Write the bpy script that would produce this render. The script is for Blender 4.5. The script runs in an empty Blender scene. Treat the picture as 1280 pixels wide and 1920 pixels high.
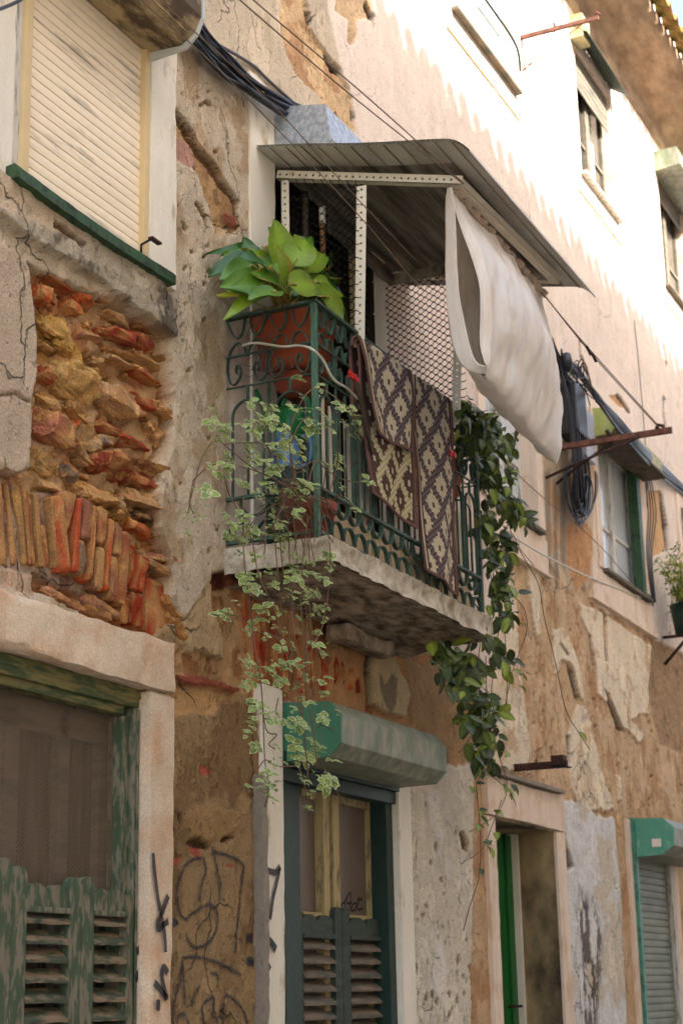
import bpy, math, random
import numpy as np
from mathutils import Vector, Matrix, noise as mnoise
R = math.radians
sc = bpy.context.scene
COL = sc.collection
rng = random.Random(7)

# ------------------------------------------------------------------ camera maths
D, EYE, F = 3.1, 1.6, 3220.0
def _n(v):
    v = np.array(v, float); return v/np.linalg.norm(v)
d1 = _n((1577, 872, 3220)); up = np.array((-240., -11460., 3220.)); up = _n(up-up.dot(d1)*d1); nn = np.cross(d1, up)
def ray(x, y):
    c = np.array((x-640., y-960., F)); return np.array((c.dot(d1), -c.dot(nn), c.dot(up)))
def P(x, y, yy=0.0):
    r = ray(x, y); t = (D+yy)/r[1]; return Vector((r[0]*t, yy, EYE+r[2]*t))
def PX(x, y, X):
    r = ray(x, y); t = X/r[0]; return Vector((X, -D+r[1]*t, EYE+r[2]*t))
def lin(c):
    c = [v/255.0 for v in c]
    return tuple((v/12.92 if v <= .04045 else ((v+.055)/1.055)**2.4) for v in c)

# ------------------------------------------------------------------ materials
def nt(m):
    m.use_nodes = True; t = m.node_tree; t.nodes.clear(); return t
def N(t, typ, **k):
    n = t.nodes.new(typ)
    for a, v in k.items():
        if a == 'i':
            for q, w in v.items(): n.inputs[q].default_value = w
        else: setattr(n, a, v)
    return n
def mat(name, c, c2=None, rough=.75, metal=0, var=.18, scale=6, bump=.25, bscale=70, attr=False, stretch=(1, 1, 1),
        thr=.55, soft=.06, spec=.35, pits=0, trans=0, sub=0, streak=0, dist=.01, spk=0):
    m = bpy.data.materials.new(name); t = nt(m); L = t.links.new
    out = N(t, 'ShaderNodeOutputMaterial'); b = N(t, 'ShaderNodeBsdfPrincipled', i={'Roughness': rough, 'Metallic': metal, 'Specular IOR Level': spec})
    L(b.outputs[0], out.inputs[0])
    g = N(t, 'ShaderNodeNewGeometry')
    mp = N(t, 'ShaderNodeMapping'); mp.inputs['Scale'].default_value = stretch; L(g.outputs['Position'], mp.inputs[0])
    if attr:
        a = N(t, 'ShaderNodeAttribute', attribute_name='Col'); col = a.outputs['Color']
    else:
        a = N(t, 'ShaderNodeRGB'); a.outputs[0].default_value = (*lin(c), 1); col = a.outputs[0]
    if c2 is not None:
        n2 = N(t, 'ShaderNodeTexNoise', i={'Scale': scale*1.7, 'Detail': 8, 'Roughness': .65}); L(mp.outputs[0], n2.inputs[0])
        r2 = N(t, 'ShaderNodeMapRange', i={'From Min': thr-soft, 'From Max': thr+soft}); L(n2.outputs[0], r2.inputs[0])
        mx = N(t, 'ShaderNodeMix', data_type='RGBA'); L(r2.outputs[0], mx.inputs[0]); L(col, mx.inputs[6]); mx.inputs[7].default_value = (*lin(c2), 1); col = mx.outputs[2]
    n1 = N(t, 'ShaderNodeTexNoise', i={'Scale': scale, 'Detail': 9, 'Roughness': .7}); L(mp.outputs[0], n1.inputs[0])
    r1 = N(t, 'ShaderNodeMapRange', i={'From Min': .25, 'From Max': .75, 'To Min': 1-var, 'To Max': 1+var}); L(n1.outputs[0], r1.inputs[0])
    vm = N(t, 'ShaderNodeVectorMath', operation='SCALE'); L(col, vm.inputs[0]); L(r1.outputs[0], vm.inputs['Scale']); col = vm.outputs[0]
    if streak:
        ms = N(t, 'ShaderNodeMapping'); ms.inputs['Scale'].default_value = (9, 9, .7); L(g.outputs['Position'], ms.inputs[0])
        n3 = N(t, 'ShaderNodeTexNoise', i={'Scale': 2.2, 'Detail': 6}); L(ms.outputs[0], n3.inputs[0])
        r3 = N(t, 'ShaderNodeMapRange', i={'From Min': .35, 'From Max': .75, 'To Min': 1.03, 'To Max': 1-streak}); L(n3.outputs[0], r3.inputs[0])
        v3 = N(t, 'ShaderNodeVectorMath', operation='SCALE'); L(col, v3.inputs[0]); L(r3.outputs[0], v3.inputs['Scale']); col = v3.outputs[0]
    if spk:
        n5 = N(t, 'ShaderNodeTexNoise', i={'Scale': 160, 'Detail': 3, 'Roughness': .7}); L(g.outputs['Position'], n5.inputs[0])
        r5 = N(t, 'ShaderNodeMapRange', i={'From Min': .3, 'From Max': .7, 'To Min': 1-spk, 'To Max': 1+spk}); L(n5.outputs[0], r5.inputs[0])
        v5 = N(t, 'ShaderNodeVectorMath', operation='SCALE'); L(col, v5.inputs[0]); L(r5.outputs[0], v5.inputs['Scale']); col = v5.outputs[0]
    bn = N(t, 'ShaderNodeTexNoise', i={'Scale': bscale, 'Detail': 8, 'Roughness': .7}); L(mp.outputs[0], bn.inputs[0])
    h = bn.outputs[0]
    if pits:
        vo = N(t, 'ShaderNodeTexNoise', i={'Scale': 38, 'Detail': 2}); L(g.outputs['Position'], vo.inputs[0])
        r4 = N(t, 'ShaderNodeMapRange', i={'From Min': .64, 'From Max': .72, 'To Min': 1, 'To Max': 1-pits}); L(vo.outputs[0], r4.inputs[0])
        v4 = N(t, 'ShaderNodeVectorMath', operation='SCALE'); L(col, v4.inputs[0]); L(r4.outputs[0], v4.inputs['Scale']); col = v4.outputs[0]
        ad = N(t, 'ShaderNodeMath', operation='ADD'); L(h, ad.inputs[0]); L(r4.outputs[0], ad.inputs[1]); h = ad.outputs[0]
    L(col, b.inputs['Base Color'])
    if bump:
        bp = N(t, 'ShaderNodeBump', i={'Strength': bump, 'Distance': dist}); L(h, bp.inputs['Height']); L(bp.outputs[0], b.inputs['Normal'])
    if trans or sub:
        tr = N(t, 'ShaderNodeBsdfTranslucent'); L(col, tr.inputs[0])
        mxs = N(t, 'ShaderNodeMixShader', i={0: trans or sub}); L(b.outputs[0], mxs.inputs[1]); L(tr.outputs[0], mxs.inputs[2]); L(mxs.outputs[0], out.inputs[0])
    return m

M = {}
M['facade'] = mat('facade_plaster', None, attr=True, var=.13, scale=5, bump=1, bscale=75, pits=.35, streak=.05, dist=.009, spk=.26, rough=.95, spec=.1)
def flake(m, amt=.14, thr=.565):
    t = m.node_tree; L = t.links.new; b = [n for n in t.nodes if n.type == 'BSDF_PRINCIPLED'][0]; bp = [n for n in t.nodes if n.type == 'BUMP'][0]
    g = N(t, 'ShaderNodeNewGeometry'); col = b.inputs['Base Color'].links[0].from_socket; h = bp.inputs['Height'].links[0].from_socket
    mp = N(t, 'ShaderNodeMapping'); mp.inputs['Scale'].default_value = (1.6, 1, 1); L(g.outputs['Position'], mp.inputs[0])
    n = N(t, 'ShaderNodeTexNoise', i={'Scale': 3.1, 'Detail': 12, 'Roughness': .6, 'Distortion': .35}); L(mp.outputs[0], n.inputs[0])
    f = N(t, 'ShaderNodeMapRange', i={'From Min': thr, 'From Max': thr+.008}); L(n.outputs[0], f.inputs[0])
    n2 = N(t, 'ShaderNodeTexNoise', i={'Scale': 6.5, 'Detail': 10, 'Roughness': .65}); L(mp.outputs[0], n2.inputs[0])
    f2 = N(t, 'ShaderNodeMapRange', i={'From Min': .62, 'From Max': .628}); L(n2.outputs[0], f2.inputs[0])
    w = N(t, 'ShaderNodeTexNoise', i={'Scale': 4, 'Detail': 6}); L(g.outputs['Position'], w.inputs[0]); ws = N(t, 'ShaderNodeVectorMath', operation='SCALE', i={'Scale': .45}); L(w.outputs[1], ws.inputs[0])
    wa = N(t, 'ShaderNodeVectorMath', operation='ADD'); L(mp.outputs[0], wa.inputs[0]); L(ws.outputs[0], wa.inputs[1])
    v = N(t, 'ShaderNodeTexVoronoi', feature='DISTANCE_TO_EDGE', i={'Scale': 1.7}); L(wa.outputs[0], v.inputs[0])
    vr = N(t, 'ShaderNodeMapRange', i={'From Min': .0, 'From Max': .010, 'To Min': 1, 'To Max': 0}); L(v.outputs['Distance'], vr.inputs[0])
    n3 = N(t, 'ShaderNodeTexNoise', i={'Scale': 1.3, 'Detail': 2}); L(g.outputs['Position'], n3.inputs[0]); f3 = N(t, 'ShaderNodeMapRange', i={'From Min': .5, 'From Max': .56}); L(n3.outputs[0], f3.inputs[0])
    ck = N(t, 'ShaderNodeMath', operation='MULTIPLY'); L(vr.outputs[0], ck.inputs[0]); L(f3.outputs[0], ck.inputs[1])
    at = N(t, 'ShaderNodeAttribute', attribute_name='Col')
    def msk(x):
        q = N(t, 'ShaderNodeMath', operation='MULTIPLY'); L(x.outputs[0], q.inputs[0]); L(at.outputs['Alpha'], q.inputs[1]); return q
    f, f2 = msk(f), msk(f2)
    def scale(col, f, k):
        mr = N(t, 'ShaderNodeMapRange', i={'To Min': 1, 'To Max': k}); L(f, mr.inputs[0]); q = N(t, 'ShaderNodeVectorMath', operation='SCALE'); L(col, q.inputs[0]); L(mr.outputs[0], q.inputs['Scale']); return q.outputs[0]
    col = scale(col, f.outputs[0], 1+amt); col = scale(col, f2.outputs[0], 1-amt*1.1); col = scale(col, ck.outputs[0], .45); L(col, b.inputs['Base Color'])
    for s_, k in ((f.outputs[0], .9), (f2.outputs[0], -.9), (ck.outputs[0], -1.5)):
        mu = N(t, 'ShaderNodeMath', operation='MULTIPLY_ADD'); L(s_, mu.inputs[0]); mu.inputs[1].default_value = k; L(h, mu.inputs[2]); h = mu.outputs[0]
    L(h, bp.inputs['Height'])
    bs = N(t, 'ShaderNodeMapRange', i={'To Min': .3, 'To Max': 1}); L(at.outputs['Alpha'], bs.inputs[0]); L(bs.outputs[0], bp.inputs['Strength'])
flake(M['facade'])
M['masonry'] = mat('rubble_stone', None, attr=True, var=.25, scale=22, bump=1, bscale=70, dist=.014, spk=.35, rough=.95, spec=.15)
M['lintel'] = mat('limestone', (226, 204, 176), (208, 162, 124), thr=.58, soft=.14, scale=3.5, var=.12, bump=.6, bscale=130, dist=.006, spk=.22, rough=.9, spec=.15)
M['jamb'] = mat('painted_stone', (232, 222, 202), (190, 168, 135), thr=.63, soft=.05, scale=5, var=.1, bump=.4, bscale=60, stretch=(1, 1, .4), spk=.08, rough=.85)
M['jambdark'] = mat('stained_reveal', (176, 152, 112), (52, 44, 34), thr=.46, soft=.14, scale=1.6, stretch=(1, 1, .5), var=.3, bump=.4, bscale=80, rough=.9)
M['jambgrey'] = mat('rough_grey_render', (150, 138, 122), var=.25, scale=30, bump=.9, bscale=90, rough=.95)
M['pink'] = mat('pale_surround', (226, 204, 180), (205, 172, 138), thr=.6, soft=.1, scale=3, var=.08, bump=.2, bscale=70, streak=.1, rough=.85)
M['green'] = mat('green_sill_paint', (52, 82, 52), (34, 48, 34), thr=.56, scale=12, var=.2, bump=.5, bscale=50, rough=.55)
M['peel'] = mat('peeling_green_paint', (72, 88, 64), (126, 118, 98), thr=.515, soft=.035, scale=10, stretch=(2.2, 2.2, .6), var=.25, bump=.8, bscale=35, dist=.006, rough=.75)
M['peel2'] = mat('worn_wood_louvre', (74, 82, 62), (142, 120, 94), thr=.5, soft=.05, scale=9, stretch=(.5, 1, 3), var=.3, bump=.7, bscale=40, rough=.8)
M['olive'] = mat('olive_worn_frame', (128, 118, 72), (74, 88, 52), thr=.5, soft=.05, scale=9, stretch=(.5, 1, 2.5), var=.3, bump=1, bscale=30, dist=.008, rough=.75)
M['dkgreen'] = mat('dark_green_paint', (28, 52, 44), (44, 56, 44), thr=.6, soft=.08, scale=8, var=.2, bump=.3, bscale=50, rough=.5)
M['slate'] = mat('faded_slate_green', (66, 76, 64), (48, 56, 50), thr=.5, soft=.15, scale=8, stretch=(.5, 1, 2), var=.25, bump=.45, bscale=50, rough=.7)
M['slateW'] = mat('bare_louvre_wood', (122, 106, 88), (80, 82, 70), thr=.53, soft=.1, scale=7, stretch=(.4, 1, 2), var=.25, bump=.4, bscale=50, rough=.8)
M['boxg'] = mat('painted_box_metal', (112, 122, 98), (148, 144, 126), thr=.52, soft=.09, scale=4, stretch=(2.5, 2.5, 1), var=.2, bump=.12, bscale=30, rough=.5, streak=.25)
M['capg'] = mat('green_end_cap', (62, 120, 92), (84, 120, 96), thr=.6, soft=.15, scale=5, var=.1, bump=.06, rough=.45)
M['tealcap'] = mat('teal_end_cap', (84, 152, 128), (120, 165, 140), thr=.62, soft=.1, scale=9, var=.12, bump=.06, rough=.5)
M['cream'] = mat('cream_shutter', (246, 228, 198), (134, 122, 106), thr=.66, soft=.1, scale=3.2, stretch=(.35, 1, 2.4), var=.08, bump=.08, rough=.55)
M['creamdk'] = mat('cream_wood_strip', (214, 188, 140), var=.1, scale=6, bump=.15, rough=.6)
M['sashcream'] = mat('yellowed_sash_paint', (180, 160, 112), (120, 104, 76), thr=.6, soft=.05, scale=8, stretch=(2, 2, .5), var=.12, bump=.3, rough=.65)
M['whitewood'] = mat('weathered_white_wood', (205, 200, 188), (150, 142, 126), thr=.56, soft=.05, scale=8, stretch=(3, 3, .5), var=.12, bump=.4, bscale=40, rough=.75)
M['boxold'] = mat('grimy_box_metal', (178, 156, 116), (84, 68, 48), thr=.49, soft=.07, scale=7, stretch=(.35, 1, 1), var=.3, bump=.25, bscale=60, rough=.7)
M['boxpale'] = mat('pale_box_metal', (196, 198, 192), var=.12, scale=5, bump=.1, rough=.45)
M['boxdk'] = mat('dark_brown_underside', (98, 84, 66), (60, 50, 40), thr=.5, soft=.15, scale=9, var=.3, bump=.2, rough=.8)  # darker brown than the box bodies, used on their undersides
M['galv'] = mat('galvanised_steel', (186, 190, 192), (152, 158, 164), thr=.5, soft=.07, scale=26, var=.15, bump=.05, rough=.42, metal=.35)
M['perf'] = mat('perforated_white_steel', (224, 214, 192), (196, 180, 148), thr=.66, soft=.05, scale=10, var=.06, bump=.05, rough=.45)
M['hole'] = mat('hole_shadow_rust', (50, 38, 28), var=.2, rough=.9)
M['iron'] = mat('green_wrought_iron', (62, 88, 72), (58, 60, 50), thr=.55, soft=.08, scale=14, var=.25, bump=.4, bscale=90, rough=.55)
M['ironlt'] = mat('pale_green_iron_post', (76, 112, 92), (60, 80, 66), thr=.58, soft=.06, scale=16, stretch=(2, 2, .6), var=.2, bump=.3, bscale=70, rough=.55)
M['rust'] = mat('rusty_iron', (120, 78, 60), (84, 52, 42), thr=.5, soft=.1, scale=14, var=.25, bump=.3, rough=.8)
M['rustdk'] = mat('dark_rusty_iron', (72, 44, 32), (44, 30, 26), thr=.5, soft=.1, scale=14, var=.3, bump=.5, rough=.8)
M['slab'] = mat('balcony_stone', (212, 200, 178), (160, 146, 120), thr=.56, soft=.1, scale=9, var=.22, bump=.9, bscale=60, dist=.012, spk=.15, rough=.95)
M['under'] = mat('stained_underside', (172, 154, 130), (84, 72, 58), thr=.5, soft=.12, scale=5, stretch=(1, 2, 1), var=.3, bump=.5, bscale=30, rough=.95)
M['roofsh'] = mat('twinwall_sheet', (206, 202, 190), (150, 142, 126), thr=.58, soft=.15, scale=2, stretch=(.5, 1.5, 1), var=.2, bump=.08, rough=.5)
M['roofdk'] = mat('mildewed_shaded_underside', (160, 148, 130), (78, 70, 60), thr=.5, soft=.12, scale=3.5, stretch=(.25, 2.5, 1), var=.25, bump=.1, rough=.6)  # mildew, with the shade under the canopy also put into the colour
M['wireblk'] = mat('black_netting', (34, 34, 32), var=.1, bump=0, rough=.5)
M['cable'] = mat('black_cable', (36, 36, 42), var=.2, scale=9, bump=0, rough=.42)
M['cablegrey'] = mat('grey_cable', (86, 82, 80), var=.2, bump=0, rough=.5)
M['rope'] = mat('washing_line_wire', (120, 100, 84), var=.15, bump=0, rough=.7)
M['hose'] = mat('pale_hose', (200, 196, 176), var=.1, bump=0, rough=.5)
M['terra'] = mat('terracotta_plastic', (170, 84, 54), (140, 66, 44), thr=.6, soft=.15, scale=7, var=.12, bump=.06, rough=.6)
M['terradk'] = mat('old_terracotta', (134, 66, 46), var=.25, scale=12, bump=.3, rough=.8)
M['soil'] = mat('potting_soil', (60, 44, 32), var=.4, scale=30, bump=1, rough=1)
M['calla'] = mat('broad_leaf', None, attr=True, var=.16, scale=14, bump=.12, bscale=40, rough=.38, trans=.3, spec=.5)
M['varieg'] = mat('variegated_leaf', None, attr=True, var=.12, scale=20, bump=.1, rough=.55, trans=.25)
M['hoya'] = mat('glossy_dark_leaf', None, attr=True, var=.2, scale=12, bump=.08, rough=.48, trans=.14, spec=.35)
M['bush'] = mat('feathery_leaf', None, attr=True, var=.2, scale=10, bump=0, rough=.5, trans=.3)
M['stem'] = mat('reddish_stem', (116, 84, 68), (96, 92, 56), thr=.55, scale=9, var=.2, bump=.1, rough=.7)
M['stemg'] = mat('green_stem', (120, 122, 60), (176, 134, 62), thr=.6, soft=.1, scale=6, var=.2, bump=0, rough=.5)
M['rug'] = mat('woven_rug', None, attr=True, var=.1, scale=60, bump=.9, bscale=420, dist=.004, rough=.95, spec=.05, spk=.12)
M['rugrim'] = mat('rug_binding', (108, 78, 70), var=.15, scale=30, bump=.5, bscale=200, rough=.95)
M['cloth'] = mat('cotton_sheet', (250, 245, 238), (238, 224, 206), thr=.58, soft=.16, scale=2.2, stretch=(2, 2, 1), var=.04, bump=.6, bscale=22, rough=.9, trans=.28, spec=.1, dist=.006)
M['hem'] = mat('brownish_hem', (196, 172, 150), var=.1, scale=9, bump=.4, bscale=60, rough=.95, trans=.12)
M['cangreen'] = mat('green_plastic', (30, 112, 58), var=.08, bump=0, rough=.35)
M['canblue'] = mat('blue_plastic', (96, 142, 186), (112, 148, 180), thr=.6, var=.08, bump=0, rough=.4)
M['pegred'] = mat('red_peg', (196, 40, 34), var=.1, bump=0, rough=.4)
M['board'] = mat('cream_backing_board', (206, 184, 148), (176, 150, 116), thr=.6, soft=.1, scale=5, stretch=(2, 2, .6), var=.1, bump=.15, rough=.8)
M['boardW'] = mat('white_backing_board', (214, 206, 186), (180, 168, 142), thr=.62, soft=.08, scale=6, stretch=(2, 2, .6), var=.08, bump=.15, rough=.75)
M['brownwood'] = mat('brown_door_wood', (72, 52, 38), (50, 38, 30), thr=.5, scale=8, stretch=(3, 3, .4), var=.25, bump=.3, rough=.6)
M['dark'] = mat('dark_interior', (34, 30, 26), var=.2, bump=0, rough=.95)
M['curtain'] = mat('dingy_net_curtain', (104, 90, 70), (70, 60, 48), thr=.5, soft=.12, scale=6, stretch=(6, 6, .3), var=.2, bump=.3, bscale=20, rough=.95)
M['mossy'] = mat('mossy_roof_tile', (150, 110, 66), (104, 96, 30), thr=.5, soft=.1, scale=9, var=.45, bump=1, bscale=25, dist=.02, rough=.95)
M['soffit'] = mat('weathered_cornice', (170, 142, 112), (124, 98, 74), thr=.52, soft=.12, scale=4, stretch=(.4, 1, 1), var=.25, bump=.7, bscale=18, dist=.015, rough=.95)
M['doorgreen'] = mat('bright_green_door', (16, 100, 34), (12, 70, 26), thr=.6, soft=.2, scale=2, stretch=(3, 3, .5), var=.12, bump=.06, rough=.45)
M['rollgrey'] = mat('grey_green_slats', (122, 126, 108), (92, 98, 82), thr=.55, soft=.15, scale=4, stretch=(.5, 1, 2), var=.12, bump=.05, rough=.55)
M['tealframe'] = mat('teal_frame', (78, 130, 112), (46, 100, 84), thr=.55, scale=10, var=.15, bump=.1, rough=.5)
M['limebox'] = mat('lime_box_cap', (150, 166, 78), (178, 184, 128), thr=.52, soft=.16, scale=9, var=.15, bump=.06, rough=.5)
M['mossbox'] = mat('mossy_box_metal', (176, 164, 124), (120, 122, 66), thr=.55, soft=.1, scale=7, stretch=(.4, 1, 1), var=.2, bump=.2, rough=.6)
M['plasticblk'] = mat('black_plastic_box', (52, 54, 54), var=.15, bump=.04, rough=.42)
M['plasticgrey'] = mat('pale_grey_box', (168, 168, 176), var=.06, bump=.03, rough=.45)
M['opp'] = mat('opposite_plaster', (232, 226, 216), var=.12, scale=2, bump=.2, rough=.95)
M['tile'] = mat('clay_roof_tile', (176, 104, 74), (140, 90, 66), thr=.55, soft=.1, scale=5, var=.2, bump=.2, rough=.9)
M['street'] = mat('street_cobble', (170, 162, 150), (120, 112, 98), thr=.5, soft=.1, scale=8, var=.2, bump=.6, bscale=12, rough=.8)
M['paint'] = mat('black_spray_paint', (30, 28, 30), var=.2, scale=60, bump=.2, rough=.6)
M['reddoor'] = mat('dark_red_frame', (96, 52, 50), var=.2, bump=.2, rough=.6)
M['pole'] = mat('mottled_bark_pole', (176, 128, 78), (92, 58, 36), thr=.52, soft=.03, scale=50, var=.2, bump=.4, rough=.8)
M['poledk'] = mat('grey_brown_pole', (104, 88, 72), var=.2, bump=.3, rough=.8)
M['plasterwhite'] = mat('white_cap', (222, 216, 200), var=.06, bump=0, rough=.5)

def glass_mat(name, tint, rough, spec):
    return mat(name, tint, rough=rough, var=.15, scale=3, bump=.02, bscale=6, spec=spec)
M['glass'] = glass_mat('dusty_dark_pane', (58, 56, 50), .12, .8)
M['glassbr'] = glass_mat('frosted_brown_pane', (112, 98, 86), .35, .4)
M['glasslt'] = glass_mat('painted_reflection_pane', (196, 200, 200), .2, .7)  # pale colour paints in the bright reflection on the panes
M['glasslt'].name = 'painted_reflection_pane'

# spray paint: broken up by the wall's grain
def spray():
    m = bpy.data.materials.new('spray_paint'); t = nt(m); L = t.links.new
    out = N(t, 'ShaderNodeOutputMaterial'); b = N(t, 'ShaderNodeBsdfPrincipled', i={'Roughness': .7, 'Base Color': (.018, .017, .02, 1)})
    tr = N(t, 'ShaderNodeBsdfTransparent'); mx = N(t, 'ShaderNodeMixShader')
    a = N(t, 'ShaderNodeAttribute', attribute_name='Col'); n = N(t, 'ShaderNodeTexNoise', i={'Scale': 130, 'Detail': 5, 'Roughness': .8}); g = N(t, 'ShaderNodeNewGeometry')
    L(g.outputs['Position'], n.inputs[0]); sp = N(t, 'ShaderNodeSeparateColor'); L(a.outputs[0], sp.inputs[0])
    ad = N(t, 'ShaderNodeMath', operation='ADD'); L(n.outputs[0], ad.inputs[0]); L(sp.outputs[0], ad.inputs[1])
    mr = N(t, 'ShaderNodeMapRange', i={'From Min': .88, 'From Max': 1.12}); L(ad.outputs[0], mr.inputs[0])
    mu = N(t, 'ShaderNodeMath', operation='MULTIPLY'); L(mr.outputs[0], mu.inputs[0]); mu.inputs[1].default_value = .88
    L(mu.outputs[0], mx.inputs[0]); L(tr.outputs[0], mx.inputs[1]); L(b.outputs[0], mx.inputs[2]); L(mx.outputs[0], out.inputs[0]); return m
M['spray'] = spray()
def screenmat():
    # window netting: a very fine weave, so a partly see-through sheet with woven lines
    m = bpy.data.materials.new('fine_insect_netting'); t = nt(m); L = t.links.new
    out = N(t, 'ShaderNodeOutputMaterial'); b = N(t, 'ShaderNodeBsdfPrincipled', i={'Roughness': .8, 'Base Color': (*lin((122, 104, 84)), 1)})
    tr = N(t, 'ShaderNodeBsdfTransparent'); mx = N(t, 'ShaderNodeMixShader'); g = N(t, 'ShaderNodeNewGeometry')
    nz = N(t, 'ShaderNodeTexNoise', i={'Scale': 3.5, 'Detail': 1}); L(g.outputs['Position'], nz.inputs[0])
    sv = N(t, 'ShaderNodeVectorMath', operation='SCALE', i={'Scale': .05}); L(nz.outputs[1], sv.inputs[0])
    av = N(t, 'ShaderNodeVectorMath', operation='ADD'); L(g.outputs['Position'], av.inputs[0]); L(sv.outputs[0], av.inputs[1])
    s = N(t, 'ShaderNodeSeparateXYZ'); L(av.outputs[0], s.inputs[0])
    def w(op):
        a = N(t, 'ShaderNodeMath', operation=op); L(s.outputs[0], a.inputs[0]); L(s.outputs[2], a.inputs[1])
        c = N(t, 'ShaderNodeMath', operation='MULTIPLY'); L(a.outputs[0], c.inputs[0]); c.inputs[1].default_value = 430
        d = N(t, 'ShaderNodeMath', operation='SINE'); L(c.outputs[0], d.inputs[0]); return d
    a, c = w('ADD'), w('SUBTRACT'); m1 = N(t, 'ShaderNodeMath', operation='MAXIMUM'); L(a.outputs[0], m1.inputs[0]); L(c.outputs[0], m1.inputs[1])
    mr = N(t, 'ShaderNodeMapRange', i={'From Min': .1, 'From Max': .9, 'To Min': .18, 'To Max': .75}); L(m1.outputs[0], mr.inputs[0])
    L(mr.outputs[0], mx.inputs[0]); L(tr.outputs[0], mx.inputs[1]); L(b.outputs[0], mx.inputs[2]); L(mx.outputs[0], out.inputs[0]); return m
M['screen'] = screenmat()

# ------------------------------------------------------------------ mesh building
class MB:
    def __init__(s): s.v = []; s.f = []; s.c = []; s.smooth = []; s.m = []
    def add(s, vs, fs, col=None, smooth=False, mi=0):
        o = len(s.v); s.v += [tuple(v) for v in vs]
        for q in fs: s.f.append([i+o for i in q]); s.smooth.append(smooth); s.m.append(mi)
        s.c += ([col]*len(vs) if col is None or isinstance(col[0], (int, float)) else list(col))
        return s
    def box(s, a, b, col=None, mi=0):
        x0, x1 = sorted((a[0], b[0])); y0, y1 = sorted((a[1], b[1])); z0, z1 = sorted((a[2], b[2]))
        v = [(x0,y0,z0),(x1,y0,z0),(x1,y1,z0),(x0,y1,z0),(x0,y0,z1),(x1,y0,z1),(x1,y1,z1),(x0,y1,z1)]
        return s.add(v, [(0,3,2,1),(4,5,6,7),(0,1,5,4),(1,2,6,5),(2,3,7,6),(3,0,4,7)], col, mi=mi)
    def prism(s, ring, vec, col=None, mi=0, capi=None):
        n = len(ring); vec = Vector(vec); a = [Vector(p) for p in ring]; b = [p+vec for p in a]
        s.add(a+b, [(i, (i+1) % n, n+(i+1) % n, n+i) for i in range(n)], col, mi=mi)
        c = mi if capi is None else capi
        s.add(a, [list(range(n))[::-1]], col, mi=c); s.add(b, [list(range(n))], col, mi=c); return s
    def loft(s, rings, close=True, col=None, smooth=True, caps=False):
        n = len(rings[0]); vs = [v for r in rings for v in r]; fs = []
        for i in range(len(rings)-1):
            for j in range(n if close else n-1):
                k = (j+1) % n; fs.append((i*n+j, i*n+k, (i+1)*n+k, (i+1)*n+j))
        if caps: fs.append(list(range(n))[::-1]); fs.append([(len(rings)-1)*n+j for j in range(n)])
        return s.add(vs, fs, col, smooth)
    def tube(s, pts, r, n=5, col=None, flat=None):
        pts = [Vector(p) for p in pts]; rings = []; m = len(pts)
        if m < 2: return s
        pr = None
        for i, p in enumerate(pts):
            t = (pts[min(i+1, m-1)]-pts[max(i-1, 0)])
            if t.length < 1e-9: t = Vector((0, 0, 1))
            t.normalize()
            if pr is None: pr = t.orthogonal().normalized()
            pr = (pr-t*pr.dot(t)); pr = pr.normalized() if pr.length > 1e-6 else t.orthogonal().normalized()
            q = t.cross(pr); rr = r(i/(m-1)) if callable(r) else r
            rings.append([p+pr*math.cos(a)*rr+q*math.sin(a)*rr for a in [2*math.pi*k/n for k in range(n)]])
        return s.loft(rings, col=col, caps=True)
    def strap(s, pts, ax, w, th, col=None):
        # flat bar: width w along ax, thickness th across
        pts = [Vector(p) for p in pts]; ax = Vector(ax).normalized(); m = len(pts); rings = []
        for i, p in enumerate(pts):
            t = (pts[min(i+1, m-1)]-pts[max(i-1, 0)]).normalized(); q = t.cross(ax).normalized()
            rings.append([p+ax*w/2+q*th/2, p-ax*w/2+q*th/2, p-ax*w/2-q*th/2, p+ax*w/2-q*th/2])
        return s.loft(rings, col=col, smooth=False, caps=True)
    def build(s, name, ms, parent=None, kind=None, bevel=0):
        me = bpy.data.meshes.new(name); me.from_pydata(s.v, [], s.f); ms = ms if isinstance(ms, (list, tuple)) else [ms]
        for m in ms: me.materials.append(M[m] if isinstance(m, str) else m)
        me.polygons.foreach_set('use_smooth', s.smooth); me.polygons.foreach_set('material_index', s.m)
        if any(c is not None for c in s.c):
            at = me.color_attributes.new('Col', 'FLOAT_COLOR', 'POINT'); buf = []
            for c in s.c: buf += [*(c or (1, 1, 1))[:3], 1.0]
            at.data.foreach_set('color', buf)
        me.update(); o = bpy.data.objects.new(name, me); COL.objects.link(o)
        if parent: o.parent = parent; o.matrix_parent_inverse = world(parent).inverted()
        if kind: o['kind'] = kind
        if bevel:
            b = o.modifiers.new('bevel', 'BEVEL'); b.width = bevel; b.segments = 2; b.limit_method = 'ANGLE'
        return o
def world(o):
    m = Matrix.LocRotScale(o.location, o.rotation_euler, o.scale)
    return (world(o.parent) @ o.matrix_parent_inverse @ m) if o.parent else m
def tag(o, label=None, cat=None, group=None, kind=None):
    if label: o['label'] = label
    if cat: o['category'] = cat
    if group: o['group'] = group
    if kind: o['kind'] = kind
    return o
def thing(name, label, cat, loc, group=None):
    o = bpy.data.objects.new(name, None); o.empty_display_size = .1; COL.objects.link(o); o.location = loc
    return tag(o, label, cat, group)
def spline(pts, n=8):
    pts = [Vector(p) for p in pts]; out = []
    for i in range(len(pts)-1):
        p0, p1, p2, p3 = pts[max(i-1, 0)], pts[i], pts[i+1], pts[min(i+2, len(pts)-1)]
        for k in range(n):
            t = k/n; out.append(.5*((2*p1)+(p2-p0)*t+(2*p0-5*p1+4*p2-p3)*t*t+(3*p1-p0-3*p2+p3)*t**3))
    out.append(pts[-1]); return out

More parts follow.
